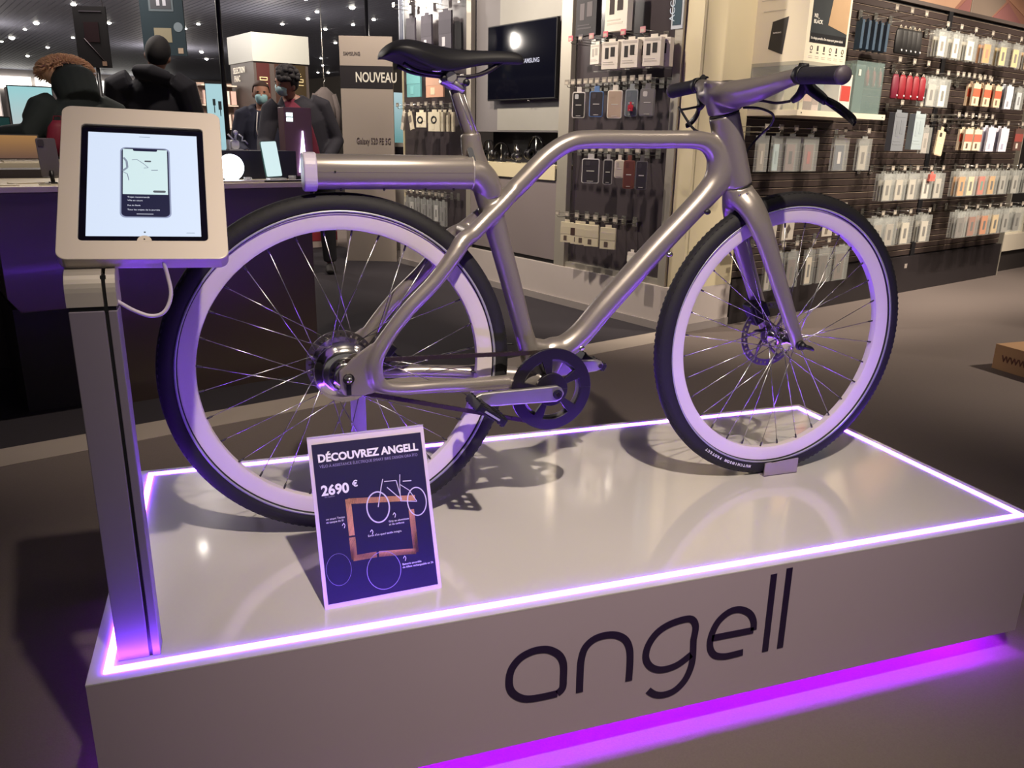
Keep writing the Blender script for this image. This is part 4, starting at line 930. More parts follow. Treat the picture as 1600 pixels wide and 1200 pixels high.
# ================================================================ slatwall (face towards -b)
SO = (2.43, .12, FZ)
sw = sthing('slatwall_unit', 'long dark brown slatwall unit with bright slat edges and black base', 'slat wall', *SO)
def SL(mb, name, m, par=sw, **k): return mb.build(name, m, par, SO, **k)
M_slat = mat('dark_brown_slats', (58, 48, 46), .38, noise=.12, nscale=4, coat=.15)
M_edge = mat('slat_metal_edge', (168, 150, 134), .35, .2, noise=.03)
for (a0, a1) in ((.475, 2.74), (2.80, 4.36)):
    m = MB(); z = .245
    while z < 2.02:
        m.box(a0, a1, .012, .03, z, z+.040, 0); m.box(a0, a1, .008, .0135, z+.0385, z+.0405, 1); z += .047
    m.box(a0, a1, .03, .05, .20, 2.05, 2)
    SL(m, 'slat_panel', [M_slat, M_edge, flat((24, 20, 20))])
SL(BX(2.74, 2.80, -.0, .05, .2, 2.05), 'joint_post', M_black)
SL(BX(.475, 4.40, -.006, .30, FZ, .235), 'base_plinth', mat('black_base_board', (36, 31, 34), .45, noise=.08, nscale=3), bev=.002)
SL(BX(4.40, 4.415, -.01, .30, FZ, 2.05), 'end_trim', M_post)
SL(BX(.475, 4.40, .0, .05, 2.05, 2.075), 'top_rail', flat((70, 60, 56)))
SL(BX(.47, 4.40, .05, .28, .235, 2.05), 'core', flat((60, 54, 52)))
tag_ = MB().box(2.66, 2.70, -.008, -.006, .14, .175); SL(tag_, 'floor_tag', flat((150, 140, 134)))
# patterned header wall above the slatwall
hp = sthing('header_panel', 'large printed panel of brown, tan and mauve triangles above the slatwall', 'wall graphic', 3.2, .30, 2.05); HO = (3.2, .30, 2.05)
pm = [flat((150, 104, 88)), flat((72, 56, 96)), flat((220, 204, 176)), flat((186, 148, 122)), flat((128, 112, 100)), flat((140, 92, 90)), flat((96, 70, 60)), flat((170, 124, 100))]
BX(.5, 6.2, .28, .32, 2.08, 2.98).build('board', pm[0], hp, HO)
tri = [([(2.0, 2.08), (2.32, 2.08), (2.7, 2.98), (1.8, 2.98)], 1), ([(2.3, 2.08), (2.52, 2.08), (3.1, 2.98), (2.7, 2.98)], 2), ([(2.55, 2.08), (2.72, 2.08), (3.4, 2.98), (3.2, 2.98)], 6), ([(2.76, 2.08), (3.25, 2.08), (3.75, 2.45), (3.3, 2.98), (3.0, 2.70)], 3), ([(3.3, 2.08), (3.62, 2.08), (3.62, 2.30)], 5), ([(3.64, 2.08), (3.9, 2.08), (4.25, 2.3), (4.0, 2.62), (3.64, 2.34)], 4), ([(3.92, 2.08), (4.8, 2.08), (4.3, 2.30)], 5), ([(4.3, 2.32), (5.2, 2.08), (5.4, 2.9), (4.1, 2.66)], 7), ([(3.45, 2.98), (3.8, 2.5), (4.0, 2.66), (4.05, 2.98)], 2)]
m = MB()
for poly, mi in tri: m.prism(poly, (0, .28, 0), (1, 0, 0), (0, 0, 1), .003, mi)
m.build('printed_triangles', pm, hp, HO)
MB().box(3.635, 3.645, .274, .28, 2.08, 2.98).build('joint_strip', M_post, hp, HO)

# ---- slatwall products
def sl(a, z, b=-.25): return W(a, b, z)
def shook(a, z, lbl, grp, ln=.25, tc=None): hook(lbl, sl(a, z), TH, ln, grp, tc)
def prow(rowname, z, items, ln=.25, hooks=None, grp=None):
    """items: (a, kind, w, h, cols, what, count behind, name, cat)"""
    for it in items:
        a, kind, w, h, cols, what, nb = it[:7]; nm = it[7] if len(it) > 7 else None; ct = it[8] if len(it) > 8 else 'package'
        hook('clear ticket hook holding goods in the %s' % rowname, sl(a, z), TH, ln, 'hooks of the %s' % rowname)
        for k in range(nb+1):
            l = what if k == 0 else 'rear ' + what
            pack(kind, l, sl(a+.006*k, z, -.24+.045*k), TH, w, h, cols, ct, nm)
R1 = 'top slatwall row'; R2 = 'second slatwall row'; R3 = 'third slatwall row'; R4 = 'fourth slatwall row'; R5 = 'fifth slatwall row'; R6 = 'lowest slatwall row'
BL = ((70, 104, 124), (24, 22, 26), (206, 206, 210)); BK = ((22, 20, 20), (206, 196, 176)); RD = ((130, 14, 30), (206, 190, 176)); RD0 = ((150, 60, 56), (216, 186, 170))
CL = ((222, 214, 196), (200, 190, 170), (112, 100, 86)); OR = ((222, 168, 92), (206, 150, 80), (96, 76, 60)); 
# row 1
for i in range(5): pack('card', 'blue and black carded accessory, %s from the left in the top slatwall row' % ORD[i], sl(1.19+.072*i, 1.83, -.24+.0*i), TH+.9, .10, .165, ((60, 84, 104), (26, 22, 24), (206, 206, 210)), 'carded accessory')
for i, a in enumerate((1.62, 1.68, 1.74, 1.80, 1.86)): pack('pouch', 'black pouch with a pale strap, %s in the top slatwall row' % ORD[i], sl(a+.05, 1.83, -.24), TH, .10, .155, BK, 'pouch')
for i in range(3): hook('clear ticket hook above the blue cards and black pouches', sl(1.55+.19*i, 1.90), TH, .25, 'hooks above the pouches')
prow(R1, 1.865, [(2.24, 'clear', .16, .17, CL, 'clear sleeve with white card, left one of three in top slatwall row', 1), (2.44, 'clear', .14, .17, CL, 'clear sleeve with white card, middle one of three in top slatwall row', 1), (2.66, 'clear', .17, .17, CL, 'clear sleeve with white card, right one of three in top slatwall row', 1),
 (2.93, 'clear', .18, .17, ((226, 150, 60), (206, 150, 80), (190, 110, 50)), 'clear sleeve with deep orange card, left of the orange group at top right', 1), (3.20, 'clear', .17, .17, ((232, 206, 140), (206, 150, 80), (96, 76, 60)), 'clear sleeve with yellow card and dark window in the orange group', 1), (3.42, 'clear', .17, .17, ((224, 196, 132), (206, 150, 80), (96, 76, 60)), 'clear sleeve with pale yellow card, third of the orange group', 0), (3.66, 'clear', .17, .17, ((226, 180, 110), (206, 150, 80), (96, 76, 60)), 'clear sleeve with tan card at the photo edge in the top row', 1)])
# row 2
for i in range(5): pack('pouch', 'faded red pouch, %s from the left behind the glass case top' % ORD[i], sl(1.22+.075*i, 1.555, -.23), TH+.5, .075, .10, RD0, 'pouch')
for i in range(5): pack('pouch', 'dark red pouch with pale strap, %s from the left in the second slatwall row' % ORD[i], sl(1.70+.09*i, 1.55, -.24), TH, .085, .155, RD if i else ((110, 20, 44), (150, 140, 130)), 'pouch')
for i in range(3): hook('clear ticket hook above the red pouches', sl(1.68+.19*i, 1.60), TH, .25, 'hooks above the red pouches')
prow(R2, 1.555, [(2.20, 'clear', .17, .19, ((170, 164, 156), (200, 190, 170), (90, 84, 80)), 'clear sleeve with grey card beside the red pouches', 1), (2.36, 'clear', .16, .19, ((222, 216, 204), (200, 190, 170), (90, 84, 76)), 'clear sleeve with white card and tall dark window in second row', 1)])
for i in range(7): hook('empty clear ticket hook in the middle of the second slatwall row', sl(2.50+.085*i, 1.56-.0*i), TH, .25, 'empty hooks of the second slatwall row')
RC = ((214, 190, 160), (206, 92, 66), (120, 100, 84))
for i in range(3): prow(R2, 1.55, [(2.86+.18*i, 'card', .11, .155, RC, 'cream card with orange-red band, %s from the left in the second row' % ORD[i], 1)])
prow(R2, 1.56, [(3.42, 'card', .12, .17, ((212, 216, 222), (204, 208, 216), (150, 150, 160)), 'pale blue-white pack right of the red-banded cards', 1), (3.62, 'clear', .14, .17, ((200, 206, 212), (204, 208, 216), (120, 120, 130)), 'clear pack with grey-blue card, second from the right in the second row', 0), (3.83, 'card', .14, .17, ((150, 130, 120), (180, 96, 80), (110, 90, 80)), 'brown pack at the photo edge in the second row', 0)])
# row 3
pack('box', 'tall grey-blue cardboard sleeve, left of the pair in the third slatwall row', sl(1.79, 1.31, -.26), TH, .16, .25, ((112, 116, 122), (112, 116, 122), (108, 112, 118)), 'sleeve box', 'sleeve_box')
pack('box', 'tall pale blue cardboard sleeve, right of the pair in the third slatwall row', sl(2.05, 1.31, -.26), TH, .14, .24, ((152, 164, 168), (152, 164, 168), (148, 160, 164)), 'sleeve box', 'sleeve_box')
for a in (1.79, 2.05): hook('clear ticket hook above the tall blue-grey sleeves', sl(a, 1.335), TH, .25, 'hooks above the tall sleeves')
pack('case', 'gold pictured phone case card tilted in the third slatwall row', sl(2.42, 1.215, -.25), TH, .115, .185, ((196, 178, 150), (206, 190, 160), (60, 50, 46)), 'phone case', tiltz=.12)
pack('clear', 'clear sleeve with grey card left of the gold phone case card', sl(2.26, 1.225, -.22), TH, .13, .18, ((160, 150, 142), (200, 190, 170), (120, 110, 100)), 'package', 'clear_package')
hook('clear ticket hook above the gold phone case card', sl(2.42, 1.235), TH, .25, 'hooks of the third slatwall row')
for i in range(6): hook('empty clear ticket hook on the right in the third slatwall row', sl(2.62+.11*i, 1.285), TH, .25, 'empty hooks of the third slatwall row')
for i in range(2): prow(R3, 1.225, [(2.86+.15*i, 'card', .12, .155, ((214, 196, 170), (204, 98, 80), (90, 76, 66)), 'cream card with coral band, %s of two in the third row' % ORD[i], 1)])
prow(R3, 1.245, [(3.24, 'card', .13, .18, ((222, 220, 232), (214, 212, 228), (170, 168, 190)), 'bright white pack, left one in the third row right side', 1), (3.47, 'card', .14, .18, ((216, 214, 226), (208, 206, 222), (170, 168, 190)), 'bright white pack, right one in the third row right side', 1), (3.74, 'card', .15, .17, ((90, 66, 60), (140, 66, 60), (206, 196, 186)), 'brown pack with white top at the photo edge in the third row', 0)])
# row 3 left, under the promotional module
cc = [(.36, .10, ((150, 140, 128), (1, 1, 1), (196, 186, 170)), 'clear pack with a long cream strip, far left under the glass case'), (.50, .085, ((170, 190, 192), (1, 1, 1), (150, 170, 172)), 'clear pale green shiny pack beside the fork column'), (.65, .15, ((118, 96, 94), (1, 1, 1), (50, 46, 50)), 'clear pack with a dark diamond print behind the front tyre top'), (.84, .16, ((110, 80, 78), (1, 1, 1), (150, 52, 50)), 'clear pack with a dark red block under the glass case'), (1.18, .17, ((56, 62, 82), (1, 1, 1), (196, 190, 186)), 'clear pack with dark blue card and white label'), (1.46, .16, ((158, 150, 138), (1, 1, 1), (84, 74, 68)), 'clear pack with cream card and tilted brown square')]
for i, (a, w, c, l) in enumerate(cc):
    pack('clear', l, sl(a, 1.135, -.22), TH, w, .205, c, 'package', 'clear_package')
    hook('wire hook with a dim ticket under the glass case module', sl(a, 1.145, -.23), TH, .24, 'hooks under the glass case module')
# row 4
for i, (a, c) in enumerate(((1.80, (176, 168, 154)), (1.96, (186, 176, 160)), (2.14, (190, 182, 168)), (2.34, (216, 206, 196)), (2.52, (180, 172, 160)))):
    prow(R4, .905, [(a, 'clear', .155, .185, (c, (1, 1, 1), (84, 74, 68)), 'clear sleeve, %s from the left in the fourth slatwall row left part' % ORD[i], 1)])
pack('card', 'small coral card in front of the fourth row left part', sl(2.36, .90, -.26), TH, .08, .05, ((212, 110, 100), (206, 100, 92), (206, 100, 92)), 'tag', 'coral_card')
for i, (a, c, d) in enumerate(((2.90, (200, 140, 60), 'amber'), (3.05, (216, 200, 160), 'cream'), (3.24, (200, 96, 70), 'coral red'), (3.42, (206, 160, 96), 'ochre'), (3.62, (170, 166, 158), 'light grey'), (3.86, (176, 172, 164), 'pale grey'), (4.10, (150, 146, 140), 'dull grey'))):
    prow(R4, .915, [(a, 'clear', .17, .19, (c, (1, 1, 1), (70, 62, 56) if i != 2 else (80, 140, 120)), 'clear sleeve with %s card, right part of the fourth slatwall row' % d, 1)])
# row 5
for i, (a, c) in enumerate(((1.76, (150, 140, 128)), (1.92, (160, 150, 138)), (2.14, (204, 194, 176)), (2.42, (196, 188, 174)))):
    prow(R5, .60, [(a, 'clear', .17, .20, (c, (1, 1, 1), (84, 74, 68)), 'clear sleeve, %s from the left in the fifth slatwall row left part' % ORD[i], 1)])
for i, (a, c, d) in enumerate(((3.00, (96, 84, 80), 'dark grey'), (3.20, (150, 80, 50), 'rust brown'), (3.42, (206, 120, 50), 'bright orange'), (3.62, (220, 190, 140), 'cream'), (3.82, (160, 156, 150), 'silver grey'), (4.05, (130, 126, 122), 'mid grey'))):
    prow(R5, .60, [(a, 'clear', .18, .20, (c, (1, 1, 1), (60, 50, 46)), 'clear sleeve with %s card, right part of the fifth slatwall row' % d, 1)])
for i, (a, l) in enumerate(((.52, 'white phone card with grey diamond, left one seen through the front wheel'), (.70, 'white phone card with grey diamond, right one seen through the front wheel'), (1.14, 'plain pale card seen through the top of the front wheel'), (1.30, 'plain pale card by the rim top right'))):
    p = pack('card', l, sl(a, .66, -.22), TH, .12, .15, ((184, 176, 164), (176, 168, 156), (120, 112, 104)), 'accessory card')
    if i < 2: m = MB().prism([(0, -.03), (.022, 0), (0, .03), (-.022, 0)], (0, -.003, -.09), (1, 0, 0), (0, 0, 1), .001); m.build('diamond_print', flat((96, 84, 78)), p)
    hook('wire hook with ticket behind the front wheel rim', sl(a, .67, -.23), TH, .24, 'hooks behind the front wheel rim')
# row 6
for i, (a, w, c, k) in enumerate(((.55, .08, (170, 160, 150), 'pale strip pack'), (.66, .09, (130, 120, 116), 'grey strip pack'), (.80, .13, (96, 72, 70), 'dark pack with reddish base'), (.99, .10, (204, 190, 170), 'white hanging card with brown strap'), (1.16, .16, (84, 66, 62), 'brown clear pack'), (1.36, .18, (96, 74, 68), 'wide brown clear pack'))):
    pack('clear', '%s in the lowest row seen through the front wheel' % k, sl(a, .43, -.22), TH, w, .23, (c, (1, 1, 1), (70, 58, 56)), 'package', 'clear_package')
    hook('wire hook with ticket in the lowest row seen through the front wheel', sl(a, .445, -.23), TH, .24, 'hooks of the lowest slatwall row')

# ================================================================ promotional module mounted on the slatwall
MO = (.9, -.17, 1.24)
md = sthing('promotion_module', 'white glass-fronted promotion case with tall printed header on the slatwall', 'promotion display', *MO)
def MD(mb, name, m, par=md, **k): return mb.build(name, m, par, MO, **k)
cream = mat('cream_print_board', (226, 216, 192), .5, noise=.02, nscale=2)
MD(BX(.46, 1.42, -.35, .008, 1.240, 1.272), 'shelf', cream, bev=.001)
hdr = MD(BX(.462, .882, -.35, .006, 1.535, 2.45), 'header', cream)
MD(BX(.462, .882, -.35, .006, 1.515, 1.535), 'header_base', mat('header_edge', (170, 166, 150), .4, noise=.02))
gl_ = mat('case_glass', (214, 222, 216), .06, alpha=.22)
MD(BX(.462, .466, -.35, .0, 1.272, 1.515), 'glass_pane', gl_); MD(BX(.466, .882, -.350, -.346, 1.272, 1.515), 'glass_pane', gl_)
MD(BX(.463, .470, -.350, -.343, 1.272, 1.515), 'corner_rail', M_post)
MD(BX(.470, .886, -.004, .0, 1.272, 1.515), 'inner_back', mat('pinkish_print', (206, 188, 168), .5, noise=.10, nscale=14))
m = MB(); m.cyl((.50, -.352, 1.256), (.50, -.350, 1.256), .004, n=10); m.cyl((1.385, -.352, 1.256), (1.385, -.350, 1.256), .004, n=10); MD(m, 'shelf_lock', M_black)
# front header print
ph_ = MD(BX(.497, .86, -.3515, -.35, 1.685, 2.40), 'photo_print', mat('photo_dark', (52, 56, 58), .4, noise=.25, nscale=7))
pt = MB(); pt.prism([(.66, 1.735), (.86, 1.70), (.86, 2.0), (.80, 1.93), (.70, 1.96)], (0, -.3516, 0), (1, 0, 0), (0, 0, 1), .0008); MD(pt, 'photo_print', mat('photo_tan', (176, 146, 112), .45, noise=.12, nscale=9))
pt = MB(); pt.prism([(.68, 2.02), (.78, 1.94), (.84, 2.06), (.84, 2.4), (.70, 2.4)], (0, -.3516, 0), (1, 0, 0), (0, 0, 1), .0008); MD(pt, 'photo_print', mat('photo_grey', (112, 108, 106), .45, noise=.2, nscale=9))
pt = MB(); pt.prism([(.645, 1.98), (.665, 1.99), (.67, 2.04), (.655, 2.07), (.64, 2.03)], (0, -.3520, 0), (1, 0, 0), (0, 0, 1), .0006); MD(pt, 'photo_print', flat((190, 150, 126)))
MD(BX(.497, .86, -.3525, -.3515, 1.635, 1.685), 'black_caption_bar', M_black)
lw = flat((236, 232, 220), .5)
text('N3_', .028, lw, md, frameM(V((.515, -.3535, 1.765))-V(MO), (1, 0, 0), (0, 0, 1)), ex=.0004, bold=.0006)
text('BLACK', .028, lw, md, frameM(V((.515, -.3535, 1.735))-V(MO), (1, 0, 0), (0, 0, 1)), ex=.0004, bold=.0006)
text('Un design portable, d\'un casque pour gamers absolu', .0195, lw, md, frameM(V((.505, -.3535, 1.652))-V(MO), (1, 0, 0), (0, 0, 1)), ex=.0004, sx=.78)
ic = MB()
for i in range(6):
    x = .525+.063*i
    ic.lathe([(.009, 0), (.013, 0), (.013, .001), (.009, .001)], (x, -.3515, 1.605), (0, 1, 0), 14, close=True) if i in (0, 5, 3) else ic.box(x-.008, x+.006, -.3515, -.3505, 1.593, 1.620)
    ic.box(x-.010, x+.010, -.3515, -.3505, 1.580, 1.585)
MD(ic, 'icon_row', flat((60, 58, 56)))
cp = MB()
for i in range(6):
    x = .525+.063*i
    for k in range(2): cp.box(x-.018, x+.018, -.3513, -.3505, 1.562-.009*k, 1.565-.009*k)
MD(cp, 'small_print', flat((196, 190, 176)))
# left face header print: text lines and a black drive
sp_ = MB()
for k, (y0, y1) in enumerate(((.05, .30), (.04, .26), (.03, .29), (.05, .20))): sp_.box(.4605, .4618, -y1, -y0, 1.93-.03*k-(.03 if k == 3 else 0), 1.936-.03*k-(.03 if k == 3 else 0))
MD(sp_, 'small_print', flat((196, 188, 170)))
dv = MB(); dv.prism([(-.105, 1.61), (-.205, 1.575), (-.225, 1.775), (-.12, 1.755)], (.4615, 0, 0), (0, 1, 0), (0, 0, 1), -.0015)
MD(dv, 'drive_picture', flat((44, 42, 44), .4))
text('SAMSUNG', .012, lw, md, frameM(V((.4585, -.13, 1.69))-V(MO), (0, -1, 0), (0, 0, 1)), ex=.0003)
text('Enregistrez vos donn\u00e9es en toute s\u00e9curit\u00e9', .0135, flat((150, 144, 130)), md, frameM(V((.4592, -.03, 1.98))-V(MO), (0, -1, 0), (0, 0, 1)), ex=.0003)
# goods standing on the shelf inside the case: each a thing
def sitem(label, a0, a1, b0, b1, z0, z1, col, cat='boxed product', name='boxed_product', band=None):
    o = thing(name, label, cat, W((a0+a1)/2, (b0+b1)/2, z0), TH); O = ((a0+a1)/2, (b0+b1)/2, z0)
    BX(a0, a1, b0, b1, z0, z1).build('carton', flat(col), o, O, bev=.002)
    if band: BX(a0+.01, a1-.01, b0-.0015, b0, z0+(z1-z0)*.3, z0+(z1-z0)*.7).build('print', flat(band), o, O)
    return o
sitem('cream carton in the glass case behind the handlebar', .50, .58, -.30, -.22, 1.272, 1.42, (206, 196, 160), band=(190, 160, 120))
sitem('brown carton in the glass case left of the red one', .60, .70, -.28, -.20, 1.272, 1.45, (120, 84, 72), band=(206, 150, 130))
sitem('pale pink carton in the glass case behind the brake lever', .72, .80, -.26, -.18, 1.272, 1.40, (206, 180, 170), band=(150, 110, 100))
sitem('white carton with red band right of the glass case', .892, 1.02, -.33, -.22, 1.272, 1.49, (222, 214, 200), band=(190, 70, 60))
# clear acrylic box right
ax_ = thing('acrylic_display_box', 'clear acrylic box with grey-green sheets on the shelf beside the grip', 'display box', W(1.19, -.20, 1.272), TH); AO = (1.19, -.20, 1.272)
for (x0, x1, y0, y1) in ((1.03, 1.035, -.34, -.05), (1.345, 1.35, -.34, -.05), (1.035, 1.345, -.34, -.336), (1.035, 1.345, -.054, -.05)): BX(x0, x1, y0, y1, 1.272, 1.575).build('acrylic_wall', mat('green_tinted_acrylic', (150, 172, 168), .06, alpha=.28), ax_, AO)
BX(1.04, 1.20, -.30, -.29, 1.28, 1.56).build('grey_sheet', flat((92, 104, 100)), ax_, AO)
BX(1.22, 1.34, -.20, -.19, 1.28, 1.55).build('blue_sheet', flat((140, 168, 180)), ax_, AO)
BX(1.05, 1.34, -.33, -.06, 1.2725, 1.277).build('base', flat((50, 54, 56)), ax_, AO)
BX(1.060, 1.085, -.342, -.340, 1.49, 1.525).build('sticker', flat((206, 206, 196)), ax_, AO)

# ================================================================ phone counter on the left
CO = (-2.84, .68, FZ)
ct = sthing('phone_counter', 'dark lacquered phone counter with cream top behind the tablet kiosk', 'counter', *CO)
M_lac = mat('dark_violet_grey_lacquer', (84, 70, 64), .3, noise=.06, nscale=2, coat=.2)
def CT(mb, name, m, par=ct, **k): return mb.build(name, m, par, CO, **k)
CT(BX(-3.10, -2.20, .41, 1.05, FZ, .845), 'front_body', M_lac, bev=.003)
m = MB().prism([(-3.48, .845), (-3.48, .44), (-3.44, .38), (-3.10, .38), (-3.10, .845)], (0, .41, 0), (1, 0, 0), (0, 0, 1), -.64); CT(m, 'overhanging_body', M_lac, bev=.003)
CT(BX(-3.46, -3.10, .50, 1.02, FZ, .38), 'recessed_base', flat((34, 30, 36), .6))
CT(BX(-3.49, -2.19, .405, 1.055, .845, .868), 'counter_top', mat('cream_counter_top', (226, 214, 188), .3, noise=.03, nscale=3), bev=.002)
CT(BX(-2.60, -2.13, .72, .90, .868, 1.0), 'raised_riser', mat('black_riser', (42, 40, 54), .3, noise=.06), bev=.002)
CT(BX(-3.49, -2.95, 1.06, 1.26, .80, .905), 'rear_ledge', flat((50, 44, 46)))
c2 = sthing('rear_counter', 'cream topped second counter carrying the open laptop, behind the phone counter', 'counter', -3.25, 1.62, FZ); C2 = (-3.25, 1.62, FZ)
BX(-4.2, -2.5, 1.32, 1.86, FZ, .90).build('body', flat((58, 50, 54)), c2, C2)
BX(-4.22, -2.48, 1.30, 1.88, .90, .925).build('top', mat('cream_counter_top'), c2, C2)
def cth(name, label, cat, a, b, z, rz=0, group=None): return thing(name, label, cat, W(a, b, z), TH+rz, group)
# laptop with golden screen
lp = cth('laptop', 'open laptop with a golden landscape on its screen at far left', 'laptop', -3.225, 1.55, .925)
BX(-.09, .09, -.10, .02, 0, .008).build('keyboard_base', M_alu, lp)
tl = Matrix.Translation((0, .02, .008)) @ Matrix.Rotation(-.25, 4, 'X')
BX(-.095, .095, 0, .006, 0, .125).build('lid', flat((40, 34, 34)), lp, M=tl)
BX(-.089, .089, -.001, 0, .006, .119).build('screen', gradmat('golden_screen', (118, 84, 70), (206, 150, 84), .22, 0, .125), lp, M=tl)
c4 = sthing('monitor_table', 'dark table with two monitors beyond the fur-hooded person', 'table', -3.3, 2.86, FZ); C4 = (-3.3, 2.86, FZ)
BX(-3.9, -2.72, 2.62, 3.10, .905, .93).build('table_top', mat('cream_counter_top'), c4, C4); BX(-3.85, -2.76, 2.66, 3.06, FZ, .905).build('table_body', flat((50, 44, 48)), c4, C4)
# large monitor
mn = cth('monitor', 'large monitor with a pale teal sky picture beside the fur hood', 'monitor', -2.975, 2.80, .93, -.05)
mt = Matrix.Translation((0, 0, .135)) @ Matrix.Rotation(-.06, 4, 'X')
BX(-.125, .125, 0, .03, 0, .275).build('housing', flat((60, 62, 66)), mn, M=mt, bev=.004)
BX(-.119, .119, -.0015, 0, .008, .267).build('screen', gradmat('teal_sky_screen', (190, 196, 196), (150, 212, 216)), mn, M=mt)
MB().cyl((0, .02, 0), (0, .02, .16), .015, n=12).build('stand', M_alu, mn); MB().cyl((0, .02, 0), (0, .02, .008), .07, n=24).build('foot', M_alu, mn)
mn2 = cth('monitor', 'dark green screened monitor at the extreme left edge', 'monitor', -3.20, 2.78, .93, -.1)
BX(-.13, .09, 0, .03, .04, .22).build('housing', M_black, mn2); BX(-.125, .085, -.001, 0, .045, .215).build('screen', mat('dark_green_screen', (20, 46, 44), .2, emit=lin((24, 56, 54)), estr=.3), mn2); MB().cyl((0, .02, 0), (0, .02, .05), .02, n=12).build('stand', M_black, mn2)
# phone seen from behind on a stand
bp = cth('display_phone', 'dark grey phone seen from behind standing upright on counter', 'phone', -3.235, .60, .868)
tl = Matrix.Rotation(-.28, 4, 'X')
MB().prism(rrect(-.036, .036, .028, .185, .008, 4), (0, .0, 0), (1, 0, 0), (0, 0, 1), -.009).build('phone_body', mat('grey_phone_back', (112, 106, 106), .3, .3, noise=.04), bp, M=tl, bev=.001)
MB().prism(rrect(-.030, -.008, .150, .178, .006, 3), (0, -.002, 0), (1, 0, 0), (0, 0, 1), .001).build('camera_bump', flat((70, 66, 66), .2), bp, M=tl)
m = MB(); m.box(-.012, .012, -.03, .03, 0, .006); m.cyl((0, 0, 0), (0, .008, .05), .008, n=12); m.build('phone_stand', M_black, bp)
for i, (a, b) in enumerate(((-3.28, .50), (-3.20, .50))):
    t_ = cth('product_tag', 'small white framed price tag lying %s on the counter top' % ('left of the grey phone foot', 'right of the grey phone foot')[i], 'price tag', a, b, .868); BX(-.02, .02, -.012, .012, 0, .006).build('frame', flat((226, 222, 214)), t_); BX(-.016, .016, -.009, .009, .006, .0065).build('slot', flat((60, 56, 56)), t_)
# lying papers
for i, (a, b, w, c, l) in enumerate(((-3.42, .50, .05, (206, 196, 176), 'flat cream leaflet at left end of the counter top'), (-3.33, .62, .06, (196, 184, 160), 'flat cream leaflet behind the first on the counter'))):
    t_ = cth('leaflet', l, 'leaflet', a, b, .868, .3*i); BX(-w, w, -.03, .03, 0, .004).build('paper', flat(c), t_)
t_ = cth('leaflet', 'stack of white sheets lying in front of the laptop', 'leaflet', -3.22, 1.40, .925); BX(-.10, .12, -.04, .04, 0, .006).build('paper', flat((222, 214, 196)), t_)
# bright white phone
wp = cth('display_phone', 'phone with blank glowing white screen standing tilted on counter', 'phone', -2.305, .57, .868)
tl = Matrix.Translation((0, 0, .016)) @ Matrix.Rotation(-.22, 4, 'X') @ Matrix.Rotation(-.05, 4, 'Y')
MB().prism(rrect(-.040, .040, 0, .168, .008, 4), (0, 0, 0), (1, 0, 0), (0, 0, 1), -.009).build('phone_body', flat((60, 96, 92), .3), wp, M=tl, bev=.001)
MB().prism(rrect(-.0375, .0375, .003, .165, .006, 4), (0, -.0005, 0), (1, 0, 0), (0, 0, 1), .0006).build('screen', mat('white_phone_screen', (100, 110, 110), .2, emit=lin((214, 240, 242)), estr=.38), wp, M=tl)
m = MB(); m.box(-.035, .045, -.03, .02, 0, .012); m.build('phone_stand', flat((206, 206, 216)), wp)
for i, (a, b, l) in enumerate(((-2.215, .58, 'clear ring stand right of the glowing phone'), (-2.47, .47, 'low clear tray under the bright round lamp'))):
    t_ = cth('clear_stand', l, 'stand', a, b, .868); MB().lathe([(.010, 0), (.018, 0), (.018, .022), (.010, .022)], (0, 0, 0), (0, 0, 1), 20, close=True).build('ring', mat('clear_sign_plastic'), t_)
t_ = cth('alarm_strip', 'long white security rail along the front of the counter top', 'security rail', -2.36, .44, .868); BX(-.24, .15, -.012, .012, 0, .010).build('rail', flat((214, 206, 206), .3), t_); BX(-.05, .13, -.0125, -.012, .001, .008).build('dark_slot', M_black, t_)
# round glaring lamp
rl = cth('round_lamp', 'round glaring white lamp standing on the counter right of tablet', 'lamp', -2.497, .60, .868)
MB().lathe([(0, -.004), (.052, -.004), (.058, .0), (.058, .012), (.0, .012)], (0, 0, .060), (0, 1, 0), 40).build('diffuser', mat('glaring_lamp', (255, 255, 255), .4, emit=(.82, .92, 1.0), estr=6), rl)
MB().lathe([(0, .013), (.06, .013), (.060, .02), (0, .024)], (0, 0, .060), (0, 1, 0), 40).build('back_shell', flat((206, 210, 216), .3), rl); BX(-.03, .03, -.01, .04, 0, .006).build('foot', flat((206, 210, 216), .3), rl)
rl2 = cth('round_lamp', 'small round lit lamp half hidden at the tablet edge', 'lamp', -2.548, .66, .868)
MB().lathe([(0, -.004), (.012, -.004), (.014, .0), (.0, .006)], (0, 0, .097), (0, 1, 0), 20).build('diffuser', mat('glaring_lamp'), rl2); MB().cyl((0, .002, 0), (0, .002, .09), .004, n=8).build('pole', M_alu, rl2)
